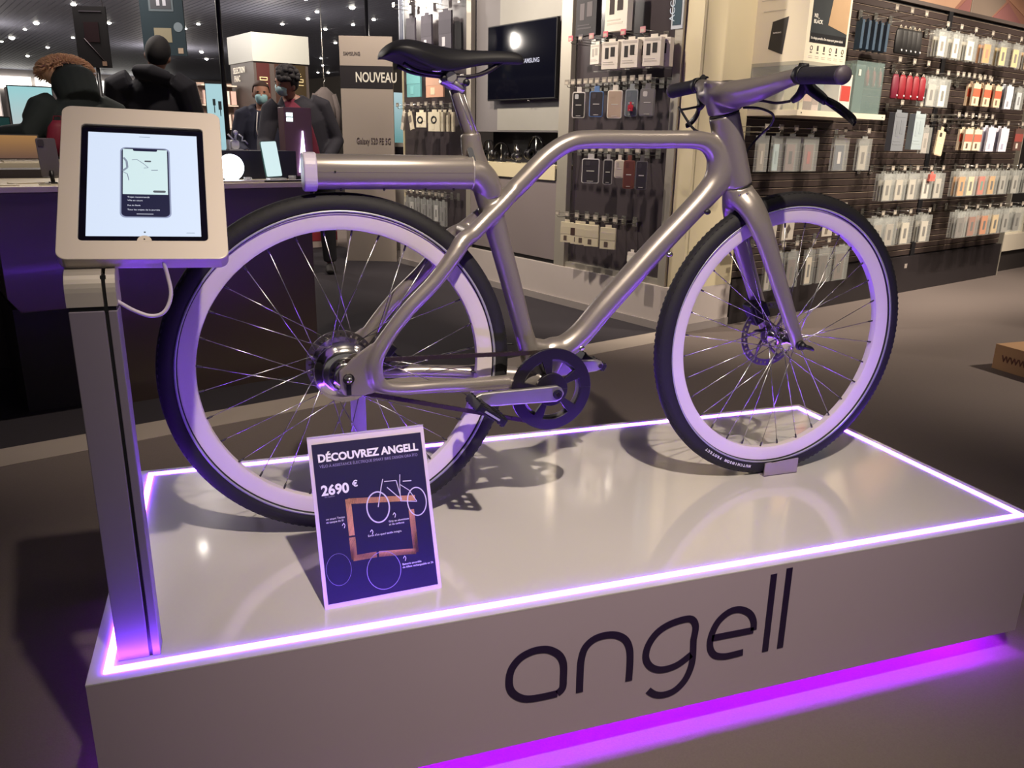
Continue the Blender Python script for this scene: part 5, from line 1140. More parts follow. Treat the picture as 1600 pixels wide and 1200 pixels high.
# articulated gimbal on the riser
gb = cth('camera_gimbal', 'white folding gimbal box standing on the dark riser in front of the men', 'gimbal', -2.405, .80, 1.0)
BX(-.035, .030, -.03, .03, 0, .006).build('base', flat((206, 206, 216)), gb)
m = MB(); m.box(-.035, -.028, -.02, .02, 0, .05); m.build('side_plate', flat((200, 200, 212)), gb)
m = MB(); m.prism(rrect(-.015, .022, .006, .048, .012, 4), (0, 0, 0), (1, 0, 0), (0, 0, 1), -.03); m.build('white_body', flat((226, 226, 232), .3), gb)
m = MB(); m.tube([(-.03, 0, .075), (-.012, 0, .055), (-.004, 0, .05)], .004, 8); m.tube([(.004, 0, .05), (.008, 0, .075), (.014, 0, .08)], .006, 8); m.tube([(.022, 0, .075), (.040, 0, .062), (.036, 0, .045), (.05, 0, .045), (.064, 0, .030)], .004, 8); m.ell((.008, 0, .083), (.012, .012, .012), 12); m.build('arm', flat((196, 196, 210), .3), gb)
# purple pillar with lit cone
pl = cth('lit_pillar', 'mauve display pillar with a glowing cone and two lit squares', 'display pillar', -2.03, .95, .868)
BX(-.075, .075, -.04, .04, 0, .345).build('pillar_body', flat((104, 76, 88), .4), pl, bev=.003)
m = MB(); m.prism([(-.012, 0), (.030, 0), (.020, .12), (.019, .24), (-.001, .30), (.010, .27), (.008, .14)][::1], (.005, -.0415, .02), (1, 0, 0), (0, 0, 1), .001); m = MB(); m.cyl((.012, -.045, .02), (.020, -.045, .23), .022, .003, n=18); m.build('glowing_cone', mat('lilac_glow', (230, 215, 255), .4, emit=(.72, .55, 1.0), estr=2.2), pl)
for k in range(2): BX(-.062, -.028, -.0415, -.040, .275+.024*k, .294+.024*k).build('lit_square', mat('mint_lit_square', (220, 250, 245), .4, emit=(.75, 1, .95), estr=1.1), pl)
# ================================================================ cardboard standee
sdv = thing('cardboard_standee', 'tall taupe cardboard phone sign reading NOUVEAU behind the saddle', 'standee', (1.49, 6.51, FZ), -.345)
tz = Matrix.Rotation(-.0, 4, 'X')
BX(-.235, .235, 0, .03, 0, 1.98).build('board', mat('taupe_cardboard', (168, 156, 146), .6, noise=.03, nscale=2), sdv)
BX(-.236, .236, -.002, 0, 1.545, 1.735).build('black_band', flat((38, 34, 38), .5), sdv)
text('NOUVEAU', .118, lw, sdv, frameM((-.10, -.004, 1.60), (1, 0, 0), (0, 0, 1)), ex=.001, bold=.002, sx=.66)
text('SAMSUNG', .044, flat((70, 62, 66)), sdv, frameM((-.20, -.004, 1.82), (1, 0, 0), (0, 0, 1)), ex=.001, sx=.75)
text('Galaxy S20 FE 5G', .078, flat((84, 70, 74)), sdv, frameM((-.11, -.004, 1.07), (1, 0, 0), (0, 0, 1)), ex=.001, sx=.56)
m = MB(); m.box(-.02, .065, -.006, 0, .80, .955); m.build('pictured_blue_phone', flat((124, 150, 164), .4), sdv)
m = MB(); m.box(-.015, .005, -.008, -.006, .88, .945); m.build('pictured_camera', flat((50, 56, 66), .3), sdv)
m = MB(); m.prism([(-.20, .80), (-.03, .80), (-.03, .86), (-.085, .90), (-.085, .85), (-.17, .845)], (0, -.004, 0), (1, 0, 0), (0, 0, 1), .003); m.build('pictured_copper_phone', flat((166, 116, 108), .4), sdv)
m = MB(); m.tube([(.09, -.004, .80), (.10, -.004, .87), (.14, -.004, .89), (.13, -.004, .85), (.20, -.004, .85), (.185, -.004, .80)], .006, 6); m.build('pictured_phone_frames', flat((110, 74, 66), .4), sdv)
BX(-.12, .12, .03, .34, 0, .02).build('rear_foot', flat((120, 110, 104)), sdv)

# ================================================================ people
SK = lambda c: mat('skin_%d' % c[0], c, .55, noise=.04, nscale=30)
def hand(mb, wpos, d, up, s=1):
    """palm with five fingers; wpos wrist, d direction, up = back of hand"""
    w = V(wpos); d = V(d).normalized(); n = V(up); n = (n-d*n.dot(d)).normalized(); x = d.cross(n)*s
    mb.tube([w, w+d*.03, w+d*.075, w+d*.092], [(.026, .018), (.036, .015), (.040, .014), (.036, .010)], 12, side=x)
    for k, (off, L) in enumerate(((-.030, .060), (-.010, .072), (.010, .068), (.030, .052))):
        b = w+d*.085+x*off; mb.tube([b, b+d*L*.45-n*.006, b+d*L*.8-n*.022, b+d*L*.95-n*.036], [.0088, .0085, .0078, .006], 8)
    b = w+d*.025-x*.030; mb.tube([b, b+d*.030-x*.022-n*.008, b+d*.062-x*.026-n*.018], [.013, .0105, .008], 8)
def person(label, base, face, pose, P):
    """base: floor point, face: yaw of facing (0 = -y local). Local frame: x right of the person, -y forward"""
    o = thing('person', label, 'person', base, face)
    J = pose; R = {}
    b = MB(); sk = SK(P['skin'])
    hd = V(J['head']); nk = V(J['neck']); ch = V(J['chest']); pv = V(J['pelvis']); hf = V(J.get('hf', (0, -1, 0))).normalized()
    # head: skull + jaw + nose + ears
    up = (hd-nk).normalized(); rx = hf.cross(up).normalized()
    Mh = Matrix((rx, -hf, up)).transposed()
    b.ell(hd+up*.015, (.075, .092, .108), 22, M=Mh); b.ell(hd-up*.052+hf*.020, (.055, .062, .062), 18, M=Mh)
    b.tube([hd+hf*.085+up*.02, hd+hf*.100-up*.018, hd+hf*.098-up*.028], [.008, .014, .012], 8)
    for s in (-1, 1):
        b.ell(hd+rx*s*.077-up*.005-hf*.005, (.012, .022, .030), 10, M=Mh)
        b.ell(hd+rx*s*.030+hf*.080+up*.022, (.018, .012, .010), 10, M=Mh)
    b.ell(hd+hf*.078-up*.052, (.025, .012, .010), 10, M=Mh)
    b.tube([hd-up*.07, nk, nk-up*.03], [.052, .054, .062], 14)
    b.tube([nk-up*.01, ch+(nk-ch)*.45, ch, pv+(ch-pv)*.45, pv, pv-V((0, 0, .10))], [(.075, .06), (.165, .10), (.165, .115), (.135, .10), (.16, .11), (.13, .10)], 18, side=J.get('sx', (1, 0, 0)))
    for s, k in ((-1, 'L'), (1, 'R')):
        sh, el, wr = [V(q) for q in J['arm'+k]]
        b.tube([sh, sh.lerp(el, .5), el, el.lerp(wr, .5), wr], [.054, .048, .040, .036, .026], 12)
        hand(b, wr, wr-el, J.get('hup', (0, 0, 1)), s)
        hp_, kn, an = [V(q) for q in J['leg'+k]]
        b.tube([hp_, hp_.lerp(kn, .5), kn, kn.lerp(an, .4), an], [.086, .074, .056, .055, .038], 14)
        b.tube([an+V((0, .03, -.03)), an+V((0, -.05, -.045)), an+V((0, -.16, -.055))], [(.036, .03), (.042, .026), (.038, .018)], 12, side=(1, 0, 0))
    body = b.build('body', sk, o, remesh=.009, smooth=4)
    # eyes, brows
    m = MB()
    for s in (-1, 1): m.ell(hd+rx*s*.030+hf*.089+up*.022, (.012, .006, .006), 10, M=Mh)
    m.build('eyes', flat((40, 34, 34), .3), o)
    # hair / cap
    m = MB(); hl = P.get('hair_len', 0)
    m.ell(hd+up*.032-hf*.012, (.084, .098, .100+.02*P.get('big', 0)), 22, M=Mh)
    if P.get('big', 0) == 1:
        rnd = random.Random(3)
        for k in range(26):
            th = rnd.uniform(0, 2*PI); ph = rnd.uniform(.1, 1.35); q = Mh @ V((.085*math.sin(ph)*math.cos(th), .10*math.sin(ph)*math.sin(th)+.02, .11*math.cos(ph)+.03)); m.ell(hd+q, (.028, .028, .026), 8)
    # cut the face away: keep only verts behind/above the hairline
    keep = []
    lo = P.get('hairline', .055)
    hv = m.v; hfac = []
    for f in m.f:
        c = sum((V(hv[i]) for i in f), V())/len(f)-hd
        fy = c.dot(hf); uz = c.dot(up)
        if fy > .01 and uz < lo: continue
        if uz < P.get('nape', -.045): continue
        hfac.append(f)
    m.f = hfac; m.m = [0]*len(hfac); m.sm = [True]*len(hfac)
    hr = m.build(P.get('hair_name', 'hair'), flat(P['hair'], .8), o)
    so_ = hr.modifiers.new('solid', 'SOLIDIFY'); so_.thickness = .006
    # jacket
    j = MB()
    j.tube([nk-up*.005, nk-up*.03, ch+(nk-ch)*.45, ch, pv+(ch-pv)*.45, pv+V((0, 0, .0)), pv-V((0, 0, P.get('hem', .12)))], [(.075, .07), (.12, .085), (.19, .125), (.20, .145), (.185, .14), (.195, .145), (.20, .15)], 24, side=J.get('sx', (1, 0, 0)))
    for s, k in ((-1, 'L'), (1, 'R')):
        sh, el, wr = [V(q) for q in J['arm'+k]]; e_ = el.lerp(wr, .92); f_ = P.get('puff', 1)
        j.tube([sh+(nk-sh)*.35, sh, sh.lerp(el, .5), el, el.lerp(wr, .5), e_], [.075*f_, .078*f_, .068*f_, .060*f_, .052*f_, .042*f_], 14)
    if P.get('hood'):
        j.tube([nk-hf*.10+rx*-.11+up*.0, nk-hf*.15+up*.01, nk-hf*.10+rx*.11+up*.0], [.045, .06, .045], 12)
        j.tube([nk+rx*-.10-hf*.05, nk+rx*-.085+hf*.05-up*.02], [.045, .03], 10); j.tube([nk+rx*.10-hf*.05, nk+rx*.085+hf*.05-up*.02], [.045, .03], 10)
    if P.get('fur'):
        j.tube([hd-hf*.06-up*.18, hd-hf*.07-up*.06, hd-hf*.03+up*.03], [.11, .125, .085], 16)
    j.build('jacket', mat('cloth_%d_%d' % (P['jacket'][0], P['jacket'][2]), P['jacket'], .85, noise=.15, nscale=25, bump=.3), o, remesh=.010, smooth=5)
    if P.get('top'):
        m = MB(); f0 = V(J.get('front', (0, -1, 0)))
        m.tube([nk-up*.03+f0*.06, ch+(nk-ch)*.4+f0*.115, ch+f0*.135, pv+(ch-pv)*.4+f0*.125, pv+f0*.13-V((0, 0, .05))], [(.05, .02), (.075, .03), (.085, .03), (.085, .03), (.085, .03)], 14, side=J.get('sx', (1, 0, 0)))
        m.build('open_jacket_top', mat('maroon_top', P['top'], .85, noise=.1), o, remesh=.008, smooth=3)
    t = MB()
    t.tube([pv+V((0, 0, .06)), pv-V((0, 0, .05)), pv-V((0, 0, .12))], [(.165, .125), (.175, .13), (.16, .12)], 20, side=(1, 0, 0))
    for k in 'LR':
        hp_, kn, an = [V(q) for q in J['leg'+k]]
        t.tube([hp_+V((0, 0, .02)), hp_.lerp(kn, .5), kn, kn.lerp(an, .5), an+V((0, 0, .01))], [.098, .088, .072, .066, .060], 14)
    t.build('trousers', flat(P['trousers'], .85), o, remesh=.010, smooth=4)
    for k in 'LR':
        s_ = MB(); an = V(J['leg'+k][2]); s_.tube([an+V((0, .045, -.045)), an+V((0, -.03, -.045)), an+V((0, -.11, -.055)), an+V((0, -.18, -.062))], [(.038, .04), (.047, .045), (.046, .032), (.034, .02)], 14, side=(1, 0, 0))
        s_.build('shoe', flat((34, 30, 32), .6), o, remesh=.008, smooth=3)
    if P.get('mask'):
        m = MB(); c0 = hd-up*.045
        rows = []
        for (u_, fo, wd_) in ((.042, .004, .062), (.020, .016, .064), (-.005, .018, .062), (-.030, .008, .052), (-.050, -.012, .036)):
            rows.append([c0+up*u_+rx*(wd_*math.sin(a))+hf*(.098*math.cos(a)*(1 if True else 1)+fo-.0*abs(a)) for a in [(-1.15+2.3*q/8) for q in range(9)]])
        vs = [p for r in rows for p in r]; fs = [(i*9+k, i*9+k+1, (i+1)*9+k+1, (i+1)*9+k) for i in range(4) for k in range(8)]
        m.add(vs, fs, 0, True); mk = m.build('face_mask', flat(P['mask'], .7), o); so2 = mk.modifiers.new('solid', 'SOLIDIFY'); so2.thickness = .004
    return o, hd, nk, ch, pv, up, rx, hf
def legs(px=.0, py=0, h=.90): return dict(legL=((-.09+px, py, h), (-.10+px, py-.01, .48), (-.11+px, py+.02, .09)), legR=((.09+px, py, h), (.10+px, py-.01, .48), (.11+px, py+.02, .09)))
def fz(p): return V((p[0], p[1], FZ))
# man with mask and strings (faces camera)
P3 = dict(head=(0, -.02, 1.555), neck=(0, 0, 1.43), chest=(0, 0, 1.22), pelvis=(0, 0, .95), armL=((-.19, 0, 1.37), (-.27, -.02, 1.10), (-.16, -.24, 1.02)), armR=((.19, 0, 1.37), (.26, -.02, 1.10), (.15, -.24, 1.02)), **legs())
P3['head'] = (0, -.02, 1.565)
yaw_c = math.atan2(.587-.2611, 7.149+1.159)
o3, hd, nk, ch, pv, up, rx, hf = person('short-haired man in dark hooded sweatshirt and light blue mask, facing the camera', fz((.60, 7.05)), -yaw_c, P3, dict(skin=(176, 128, 108), hair=(74, 54, 48), jacket=(34, 36, 56), trousers=(40, 40, 52), mask=(160, 206, 216), hood=1, hairline=.085))
m = MB()
for s in (-1, 1): m.tube([(s*.045, -.105, 1.40), (s*.055, -.150, 1.33), (s*.065, -.165, 1.24), (s*.06, -.160, 1.19)], .005, 6)
m.build('hood_strings', flat((214, 208, 210)), o3); o3.scale = (.95,)*3
# man bending, black hair, mask, maroon top
P4 = dict(head=(-.10, -.10, 1.575), neck=(-.09, -.03, 1.47), chest=(0, 0, 1.25), pevis=0, pelvis=(.07, .02, .98), hf=(-.75, -.62, -.22), armL=((-.24, -.05, 1.36), (-.30, -.16, 1.10), (-.30, -.36, 1.00)), armR=((.17, .03, 1.40), (.28, .02, 1.12), (.20, -.20, .98)), **legs(.07))
o4 = person('curly black-haired man in dark jacket, maroon top and mask, looking down to the left', fz((.86, 5.95)), -.12, P4, dict(skin=(150, 106, 90), hair=(26, 22, 28), big=1, jacket=(30, 28, 40), trousers=(44, 44, 50), mask=(168, 200, 208), top=(104, 24, 50), hairline=.06, hem=.25, puff=1.1))[0]; o4.scale = (.97,)*3
# dark person seen from behind, black beanie
P2 = dict(head=(0, -.02, 1.645), neck=(.025, 0, 1.515), chest=(.06, 0, 1.29), pelvis=(.07, 0, .99), hf=(0, -1, 0), armL=((-.15, 0, 1.43), (-.21, -.04, 1.15), (-.16, -.26, 1.04)), armR=((.27, 0, 1.43), (.34, -.04, 1.15), (.26, -.26, 1.04)), **legs(.06))
o2 = person('person in black coat and black knitted hat seen from behind', fz((-.15, 5.35)), PI-.12, P2, dict(skin=(150, 112, 96), hair=(22, 20, 26), hair_name='knitted_hat', jacket=(24, 24, 36), trousers=(30, 28, 34), puff=1.35, hem=.3, nape=-.10, hood=1, big=.5))[0]
# fur hooded person leaning to the left monitor
P1 = dict(head=(.01, -.18, 1.43), neck=(0, -.10, 1.315), chest=(0, -.02, 1.12), pelvis=(0, .10, .92), hf=(.15, -.93, -.33), armL=((-.19, -.06, 1.24), (-.26, -.12, 1.00), (-.12, -.32, .98)), armR=((.19, -.06, 1.24), (.28, -.02, 1.11), (.42, -.22, 1.10)), **legs(0, .10, .86))
o1, hd, nk, ch, pv, up, rx, hf = person('person in dark green parka with brown fur hood, leaning towards the monitor', fz((-.52, 4.30)), PI+.46, P1, dict(skin=(170, 130, 110), hair=(60, 40, 32), jacket=(34, 42, 44), trousers=(40, 36, 40), puff=1.15, hem=.3, fur=1))
fm_ = MB(); rnd = random.Random(11)
for k in range(1900):
    th = rnd.uniform(0, 2*PI); ph = rnd.uniform(.15, 1.5); d = (rx*(math.sin(ph)*math.cos(th)*1.1) - hf*(math.sin(ph)*math.sin(th)) + up*(math.cos(ph)*.8)).normalized()
    c = hd - hf*.03 + up*.015 + rx*(.125*math.sin(ph)*math.cos(th)) - hf*(.105*math.sin(ph)*math.sin(th)) + up*(.080*math.cos(ph)); d = (d + V((rnd.uniform(-.5, .5), rnd.uniform(-.5, .5), rnd.uniform(-.4, .5)))).normalized()
    fm_.tube([c, c+d*.026, c+d*.048+V((0, 0, -.008))], [.008, .005, .001], 4)
Mh_ = Matrix((rx, -hf, up)).transposed(); fm_.ell(hd-hf*.03+up*.01, (.130, .110, .085), 18, M=Mh_)
fm_.build('fur_trim', mat('brown_fur', (214, 172, 140), .9, noise=.4, nscale=40), o1)
rb_ = thing('shoulder_bag', 'dark red bag hanging at the hip of the fur-hooded person', 'bag', (-.62, 4.10, .95), .1); rb_.scale = (.72,)*3
m = MB(); m.tube([(0, 0, -.02), (0, 0, .08), (0, 0, .20), (0, 0, .25)], [(.09, .03), (.10, .045), (.07, .035), (.03, .015)], 14, side=(1, 0, 0)); m.build('bag_body', flat((128, 28, 54), .6), rb_); m = MB(); m.tube([(-.03, 0, .23), (-.02, .02, .28), (.03, .02, .28), (.03, 0, .23)], .006, 6); m.build('strap', flat((110, 24, 46), .6), rb_)

# ================================================================ posts, hanging posters, far shop
def pole(label, x, y, r=.014, z1=CEIL): 
    return tag(MB().cyl((x, y, FZ), (x, y, z1), r, n=12).build('support_pole', flat((26, 24, 30), .4)), label, 'pole')
pole('thin black floor to ceiling pole left of the masked men', .275, 4.48, .0155)
pole('thin black floor to ceiling pole behind the cardboard sign', 1.90, 8.93, .021)
tag(MB().cyl((-.61, 5.97, FZ), (-.61, 5.97, 1.56), .016, n=12).build('support_pole', flat((30, 28, 34), .4)), 'thin black pole under the dark hanging poster', 'pole')
tag(MB().cyl((-.80, 7.5, FZ), (-.80, 7.5, 1.82), .008, n=12).build('metal_rod', M_chrome), 'thin bright metal rod left of the dark hanging poster', 'rod')
hpz = thing('hanging_poster', 'black hanging poster with a tablet picture above the fur hood', 'hanging poster', (-.62, 5.93, 1.53), -.30); hpz.scale = (1.25,)*3
BX(-.095, .095, 0, .012, 0, .335).build('board', flat((17, 14, 20), .75), hpz); BX(-.04, .045, -.002, 0, .14, .25).build('pictured_tablet', mat('poster_dim_print', (50, 36, 40), .4, noise=.2), hpz); BX(-.06, .07, -.002, 0, .305, .31).build('title_line', flat((86, 80, 90)), hpz)
m = MB(); m.tube([(-.045, -.002, .16), (.06, -.002, .035)], .002, 6); m.build('pictured_pen', flat((84, 76, 84)), hpz); BX(.045, .07, -.003, 0, .01, .035).build('corner_logo', flat((170, 140, 120)), hpz)
for s in (-.08, .08): MB().cyl((s, .006, .335), (s, .006, (CEIL-1.53)/1.25), .002, n=6).build('hanging_wire', M_hook, hpz)
hp2 = thing('hanging_poster', 'teal hanging poster with a dark box picture above the black-hatted person', 'hanging poster', (-.155, 6.48, 1.68), -.33); hp2.scale = (1.66,)*3
BX(-.105, .105, 0, .012, 0, .42).build('board', flat((20, 42, 52), .75), hp2); BX(-.06, .06, -.002, 0, .20, .33).build('pictured_box_border', flat((76, 90, 98)), hp2); BX(-.05, .05, -.003, -.002, .21, .315).build('pictured_box', flat((36, 40, 52)), hp2)
BX(-.045, .04, -.002, 0, .06, .125).build('price_note', flat((140, 132, 108)), hp2); MB().cyl((.075, -.002, .13), (.075, 0, .13), .022, n=20).build('round_badge', flat((110, 124, 134)), hp2); BX(.065, .09, -.002, 0, .01, .035).build('corner_logo', flat((170, 150, 130)), hp2)
for k in range(2): BX(-.02+.03*k, -.004+.03*k, -.004, -.003, .225, .27).build('pictured_earbud', flat((190, 190, 200)), hp2)
for s in (-.09, .09): MB().cyl((s, .006, .42), (s, .006, (CEIL-1.68)/1.66), .002, n=6).build('hanging_wire', M_hook, hp2)
# selection tower
tw_ = sthing('selection_tower', 'square display tower with white crown reading SELECTION FNAC behind the masked men', 'display tower', .04, 6.5, FZ); TO = (.04, 6.5, FZ)
BX(-.29, .38, 6.2, 7.0, 1.86, 2.16).build('crown', mat('grey_white_crown', (168, 170, 166), .5, noise=.02), tw_, TO)
BX(-.28, .37, 6.22, 6.98, FZ, 1.86).build('tower_body', flat((74, 66, 64), .5), tw_, TO)
for i, (a0, c) in enumerate(((-.25, (70, 32, 32)), (-.04, (60, 40, 34)), (.18, (56, 46, 30)))):
    pn = BX(a0, a0+.15, 6.214, 6.22, 1.42, 1.845).build('poster_panel', flat(c, .4), tw_, TO)
    m = MB()
    for (x0, x1, z0_, z1_) in ((.03, .12, 1.72, 1.728), (.03, .038, 1.66, 1.72), (.03, .12, 1.655, 1.663), (.112, .12, 1.69, 1.72), (.04, .11, 1.69, 1.70)): m.box(a0+x0, a0+x1, 6.211, 6.2139, z0_-.03, z1_-.03)
    m.build('printed_icon', flat((214, 196, 150)), tw_, TO)
text('-5%', .05, flat((226, 206, 140)), tw_, frameM(V((.20, 6.208, 1.72))-V(TO), (1, 0, 0), (0, 0, 1)), ex=.001, bold=.001)
text('SELECTION', .095, lw, tw_, frameM(V((-.293, 6.86, 1.75))-V(TO), (0, -1, 0), (0, 0, 1)), ex=.001, bold=.001, sx=.8)
text('FNAC', .095, lw, tw_, frameM(V((-.293, 6.84, 1.66))-V(TO), (0, -1, 0), (0, 0, 1)), ex=.001, bold=.001, sx=.8)
# clothes-like goods rail beside the tower
gr_ = sthing('goods_rack', 'lit rack of pale hanging packages between the black pole and the masked man', 'rack', -.42, 6.75, FZ); RO = (-.42, 6.75, FZ)
BX(-.72, -.31, 6.9, 6.94, FZ, 1.64).build('rack_back', mat('lit_rack_back', (150, 128, 118), .5, noise=.2, nscale=6), gr_, RO)
for z in (1.6, 1.38, 1.12): BX(-.72, -.31, 6.72, 6.9, z, z+.015).build('rack_shelf', flat((206, 190, 176)), gr_, RO)
for i in range(5):
    for j, z in enumerate((1.40, 1.14)):
        c = ((206, 168, 160), (214, 200, 190), (180, 150, 140), (222, 214, 206))[(i+2*j) % 4]
        sitem('%s pale package from the left on the %s shelf of the lit rack' % (ORD[i], ('upper', 'lower')[j]), -.70+.08*i, -.64+.08*i, 6.74, 6.78, z-.005 if 0 else z, z+.15, c, 'package', 'shelf_package')
# teal poster stand and red panel far
ts = thing('lightbox_stand', 'pale blue lit poster stand picturing black phones left of the pole', 'lightbox', (.185, 7.75, FZ), -.05)
BX(-.085, .085, 0, .06, 0, 1.62).build('frame', M_black, ts); BX(-.078, .078, -.003, 0, .9, 1.60).build('lit_panel', mat('pale_blue_lightbox', (90, 106, 112), .4, emit=lin((170, 212, 220)), estr=.34, noise=.03), ts)
m = MB(); m.box(-.02, .005, -.006, -.003, 1.40, 1.46); m.box(-.012, -.004, -.006, -.003, 1.33, 1.40); m.box(.03, .06, -.006, -.003, 1.36, 1.44); m.box(.042, .05, -.006, -.003, 1.30, 1.36); m.build('pictured_phones', flat((30, 44, 52)), ts)
rp_ = thing('red_wall_panel', 'bright red display wall with white trim far behind the tablet top', 'display wall', (-.15, 10.2, FZ), -.05)
BX(-.40, .40, 0, .08, 0, 1.56).build('panel', flat((176, 60, 72), .5), rp_); BX(-.42, .42, -.01, .09, 1.56, 1.66).build('white_cornice', mat('lit_cornice', (226, 210, 190), .5, noise=.02), rp_); BX(-.02, .03, -.012, 0, 1.33, 1.42).build('framed_phone', flat((90, 20, 30)), rp_); BX(.05, .36, -.012, 0, 1.30, 1.40).build('white_label', flat((220, 214, 224)), rp_)
rs = thing('red_white_sign', 'red and white shop sign at the extreme left edge', 'sign', (-2.02, 8.6, 1.20), .0)
BX(-.35, .16, 0, .05, 0, .50).build('sign_board', flat((226, 220, 222), .5), rs); BX(-.35, .16, -.004, 0, .16, .36).build('red_band', flat((190, 40, 60), .5), rs); text('S', .20, lw, rs, frameM((.03, -.006, .19), (1, 0, 0), (0, 0, 1)), ex=.001, bold=.003)
MB().cyl((-.1, .025, -1.28), (-.1, .025, 0), .02, n=10).build('sign_pole', M_post, rs)
# dark sign letter F between heads
fs_ = thing('far_shop_sign', 'small dark green sign with a white letter F between the two people', 'sign', (-.66, 8.2, 1.30), 0)
BX(-.10, .14, 0, .04, 0, .26).build('sign_board', flat((60, 60, 44), .5), fs_); text('F', .12, lw, fs_, frameM((-.05, -.003, .12), (1, 0, 0), (0, 0, 1)), ex=.001, bold=.002); MB().cyl((0, .02, -1.36), (0, .02, 0), .02, n=10).build('sign_pole', M_post, fs_)
# low furniture seen through rear wheel
lf = sthing('low_striped_unit', 'low white display unit with a red stripe seen through the rear wheel top', 'display unit', -.60, 4.97, FZ); LO = (-.60, 4.97, FZ)
BX(-1.15, -.02, 4.80, 5.15, FZ, .40).build('unit_body', flat((206, 190, 184), .5), lf, LO); BX(-1.15, -.02, 4.795, 4.80, FZ+.07, .10).build('red_stripe', flat((170, 60, 72), .5), lf, LO)
for k in range(2): BX(-1.15, -.02, 4.796, 4.80, .17+.10*k, .20+.10*k).build('grey_stripe', flat((150, 130, 124), .5), lf, LO)
dk = sthing('display_table', 'white display table with a teal beach poster right of the cardboard sign', 'display table', .52, 4.6, FZ); DO = (.52, 4.6, FZ)
BX(.30, .80, 4.25, 4.3, 1.02, 1.50).build('beach_poster', gradmat('beach_poster_glow', (110, 160, 160), (190, 220, 226), .34, 1.05+.06, 1.50+.06), dk, DO); BX(.25, .85, 4.25, 4.8, FZ, .78).build('table_body', flat((196, 190, 186), .5), dk, DO); BX(.25, .85, 4.24, 4.25, .78, .98).build('dark_front', flat((44, 40, 52), .5), dk, DO); BX(.25, .85, 4.25, 4.8, .98, 1.02).build('table_top', flat((196, 190, 186)), dk, DO)
# garment far right of the tower
gm = thing('hanging_jacket', 'grey jacket on a hanger left of the cardboard sign', 'garment', (1.40, 9.1, 1.12), 0)
m = MB(); m.tube([(0, 0, 0), (0, 0, .25), (0, 0, .42), (0, 0, .50)], [(.14, .05), (.13, .06), (.12, .05), (.03, .03)], 18, side=(1, 0, 0)); m.build('jacket_body', flat((84, 76, 76), .85), gm)
for s in (-1, 1): m = MB(); m.tube([(s*.10, 0, .42), (s*.15, 0, .25), (s*.16, 0, .02)], [.04, .038, .032], 10); m.build('sleeve', flat((78, 70, 70), .85), gm)
m = MB(); m.tube([(0, 0, .5), (0, 0, .56), (.02, 0, .58), (0, 0, .60), (0, 0, CEIL-1.12)], .004, 6); m.build('hanger_hook', M_hook, gm)
# far low fixtures filling the far distance
rnd = random.Random(5); cols_ = [(150, 142, 136), (120, 110, 106), (186, 176, 166), (96, 88, 90), (160, 120, 110)]
dirs_ = ('far left', 'left', 'centre left', 'middle', 'centre right', 'right', 'far right')
for i in range(7):
    a = -4.6+i*1.05; b = 12+((i*37) % 5)*1.1
    f_ = sthing('far_shelf_unit', 'distant shop shelf unit, %s of the row near the back wall' % (('leftmost', 'second', 'third', 'fourth', 'fifth', 'sixth', 'rightmost')[i]), 'shelf unit', a, b, FZ); FO = (a, b, FZ)
    hgt = 1.45+.1*((i*13) % 4)
    BX(a-.48, a+.48, b, b+.4, FZ, hgt).build('shelf_body', flat(cols_[i % 5]), f_, FO)
    for k in range(4): BX(a-.49, a+.49, b-.03, b, .2+.32*k, .23+.32*k).build('shelf_board', flat((206, 196, 184)), f_, FO)
# right edge: low white table and carton
rt2 = sthing('low_cabinet', 'low white cabinet with dark underside beyond the slatwall end', 'cabinet', 5.1, .35, FZ); R2_ = (5.1, .35, FZ)
BX(4.56, 5.9, .05, .65, .14, .30).build('cabinet_top', flat((206, 196, 180), .5), rt2, R2_, bev=.003); BX(4.60, 5.86, .09, .62, FZ, .14).build('dark_base', flat((44, 38, 38), .6), rt2, R2_)
sgn = sthing('counter_card', 'white card reading Samsung standing on the low cabinet at right edge', 'sign', 4.78, .10, .30)
BX(-.12, .3, 0, .01, 0, .24).build('card', flat((214, 208, 190), .5), sgn); text('Samsung', .06, flat((60, 60, 60)), sgn, frameM((-.05, -.002, .15), (1, 0, 0), (0, 0, 1)), ex=.0005)
cb_ = thing('cardboard_box', 'flat brown cardboard box with printed web address on the floor at right', 'box', (4.42, 1.62, FZ), math.radians(0))
BX(-.32, .35, -.50, .35, 0, .135).build('carton', mat('brown_cardboard', (178, 140, 104), .8, noise=.08, nscale=6), cb_, bev=.002)
BX(-.32, .35, -.085, -.055, .135, .1362).build('packing_tape', flat((190, 156, 120), .4), cb_)
text('WWW.VELO', .048, flat((104, 60, 48)), cb_, frameM((-.3215, .30, .050), (0, -1, 0), (0, 0, 1)), ex=.0004, bold=.001)

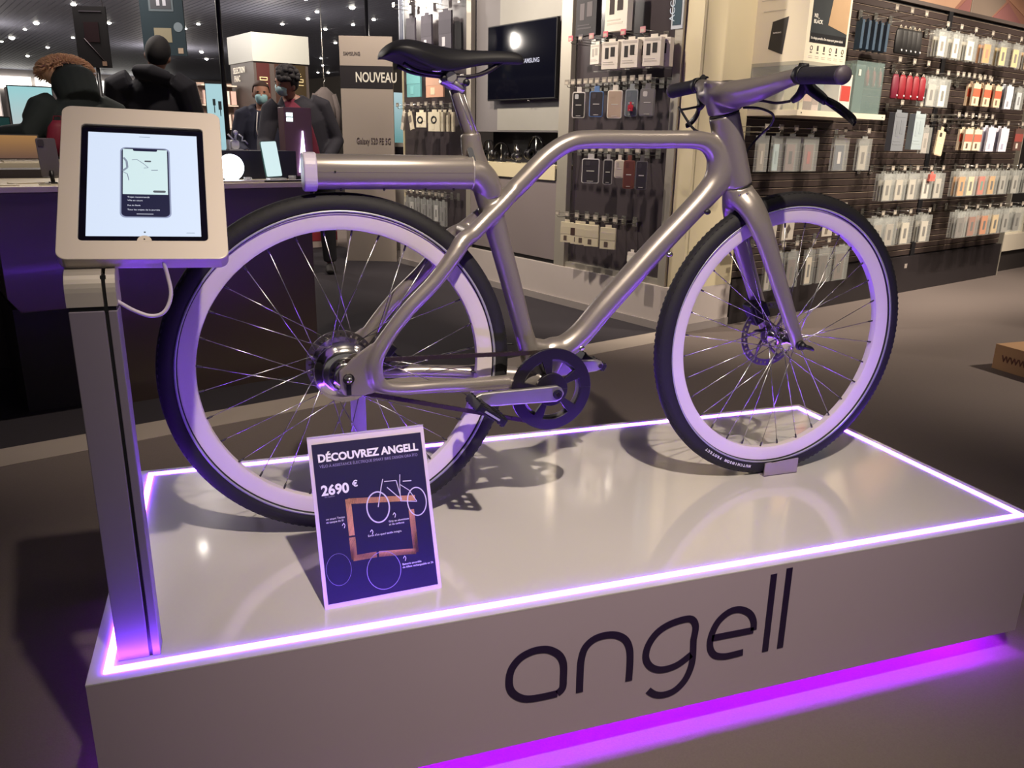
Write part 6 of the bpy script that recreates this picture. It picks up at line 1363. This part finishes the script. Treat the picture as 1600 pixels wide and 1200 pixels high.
# ---- ceiling spotlights: recessed fixtures with glowing lamp
SPW = [(-1.87, 14.33, 0.66), (-2.95, 17.28, 0.79), (-1.63, 16.6, 0.63), (-4.02, 20.46, 0.92), (-3.39, 18.56, 0.52), (-3.68, 22.47, 0.62), (-4.69, 25.42, 0.7), (-2.71, 19.75, 0.5), (-3.81, 27.81, 0.5), (-0.06, 15.98, 0.5), (-0.15, 21.63, 0.73), (-0.07, 23.69, 0.72), (-1.05, 24.28, 0.66), (-0.32, 16.82, 0.5), (2.28, 12.63, 0.72), (1.82, 13.37, 0.5), (1.76, 14.31, 0.5), (2.82, 13.85, 0.5), (2.59, 14.7, 0.5), (2.2, 15.6, 0.5), (2.66, 17.87, 0.56), (2.95, 17.04, 0.5), (2.77, 21.78, 0.52), (3.05, 24.03, 0.5), (3.51, 26.71, 0.72), (3.21, 26.91, 0.55), (5.85, 27.4, 0.75), (1.39, 15.23, 0.5), (1.53, 12.13, 0.5), (4.42, 20.03, 0.5), (-4.45, 21.53, 0.5)]
M_lampg = mat('ceiling_lamp_glow', (255, 250, 240), .4, emit=(1.0, .93, .82), estr=14)
src = None
SPW.append((-.205, 5.715, .5))
for (x, y, s_) in SPW:
    if src is None:
        src = thing('ceiling_spotlight', 'small glowing spotlight set in the dark slatted ceiling', 'ceiling light', (x, y, CEIL), 0, 'ceiling spotlights')
        MB().lathe([(.055, -.004), (.085, -.004), (.085, .0), (.055, .03)], (0, 0, 0), (0, 0, 1), 20, close=True).build('housing', flat((190, 188, 186), .4), src)
        MB().ell((0, 0, -.012), (.062, .062, .035), 14).build('lamp', M_lampg, src)
        src.scale = (s_,)*3; continue
    o = src.copy(); COL.objects.link(o); o.location = (x, y, CEIL); o.scale = (s_,)*3
    for c in src.children: d = c.copy(); COL.objects.link(d); d.parent = o

# hooks get their own labels: counted from the left within their row
HG = {}
for o in list(bpy.data.objects):
    if o.get('category') == 'shop hook': HG.setdefault(o['group'], []).append(o)
for g_, hs_ in HG.items():
    slat = abs(hs_[0].rotation_euler.z-TH) < .01
    hs_.sort(key=lambda o: (o.location-A0).dot(E1) if slat else -(o.location-A0).dot(E2))
    for i, o in enumerate(hs_):
        o['label'] = '%s wire hook from left, %s' % (ORD[i] if i < 14 else 'last', g_)

SPL = [o for o in bpy.data.objects if o.get('category') == 'ceiling light']
def imx(o):
    q = o.location-CAM; return q.dot(_r2)/q.dot(_f)*F_PX+800
for g2, sel in (('left of the black pole', [o for o in SPL if imx(o) < 340]), ('right of the black pole', [o for o in SPL if imx(o) >= 340])):
    sel.sort(key=imx)
    for i, o in enumerate(sel): o['label'] = 'glowing ceiling spotlight, %s from the left among those %s' % (ORD[i], g2); o['group'] = 'ceiling spotlights '+g2
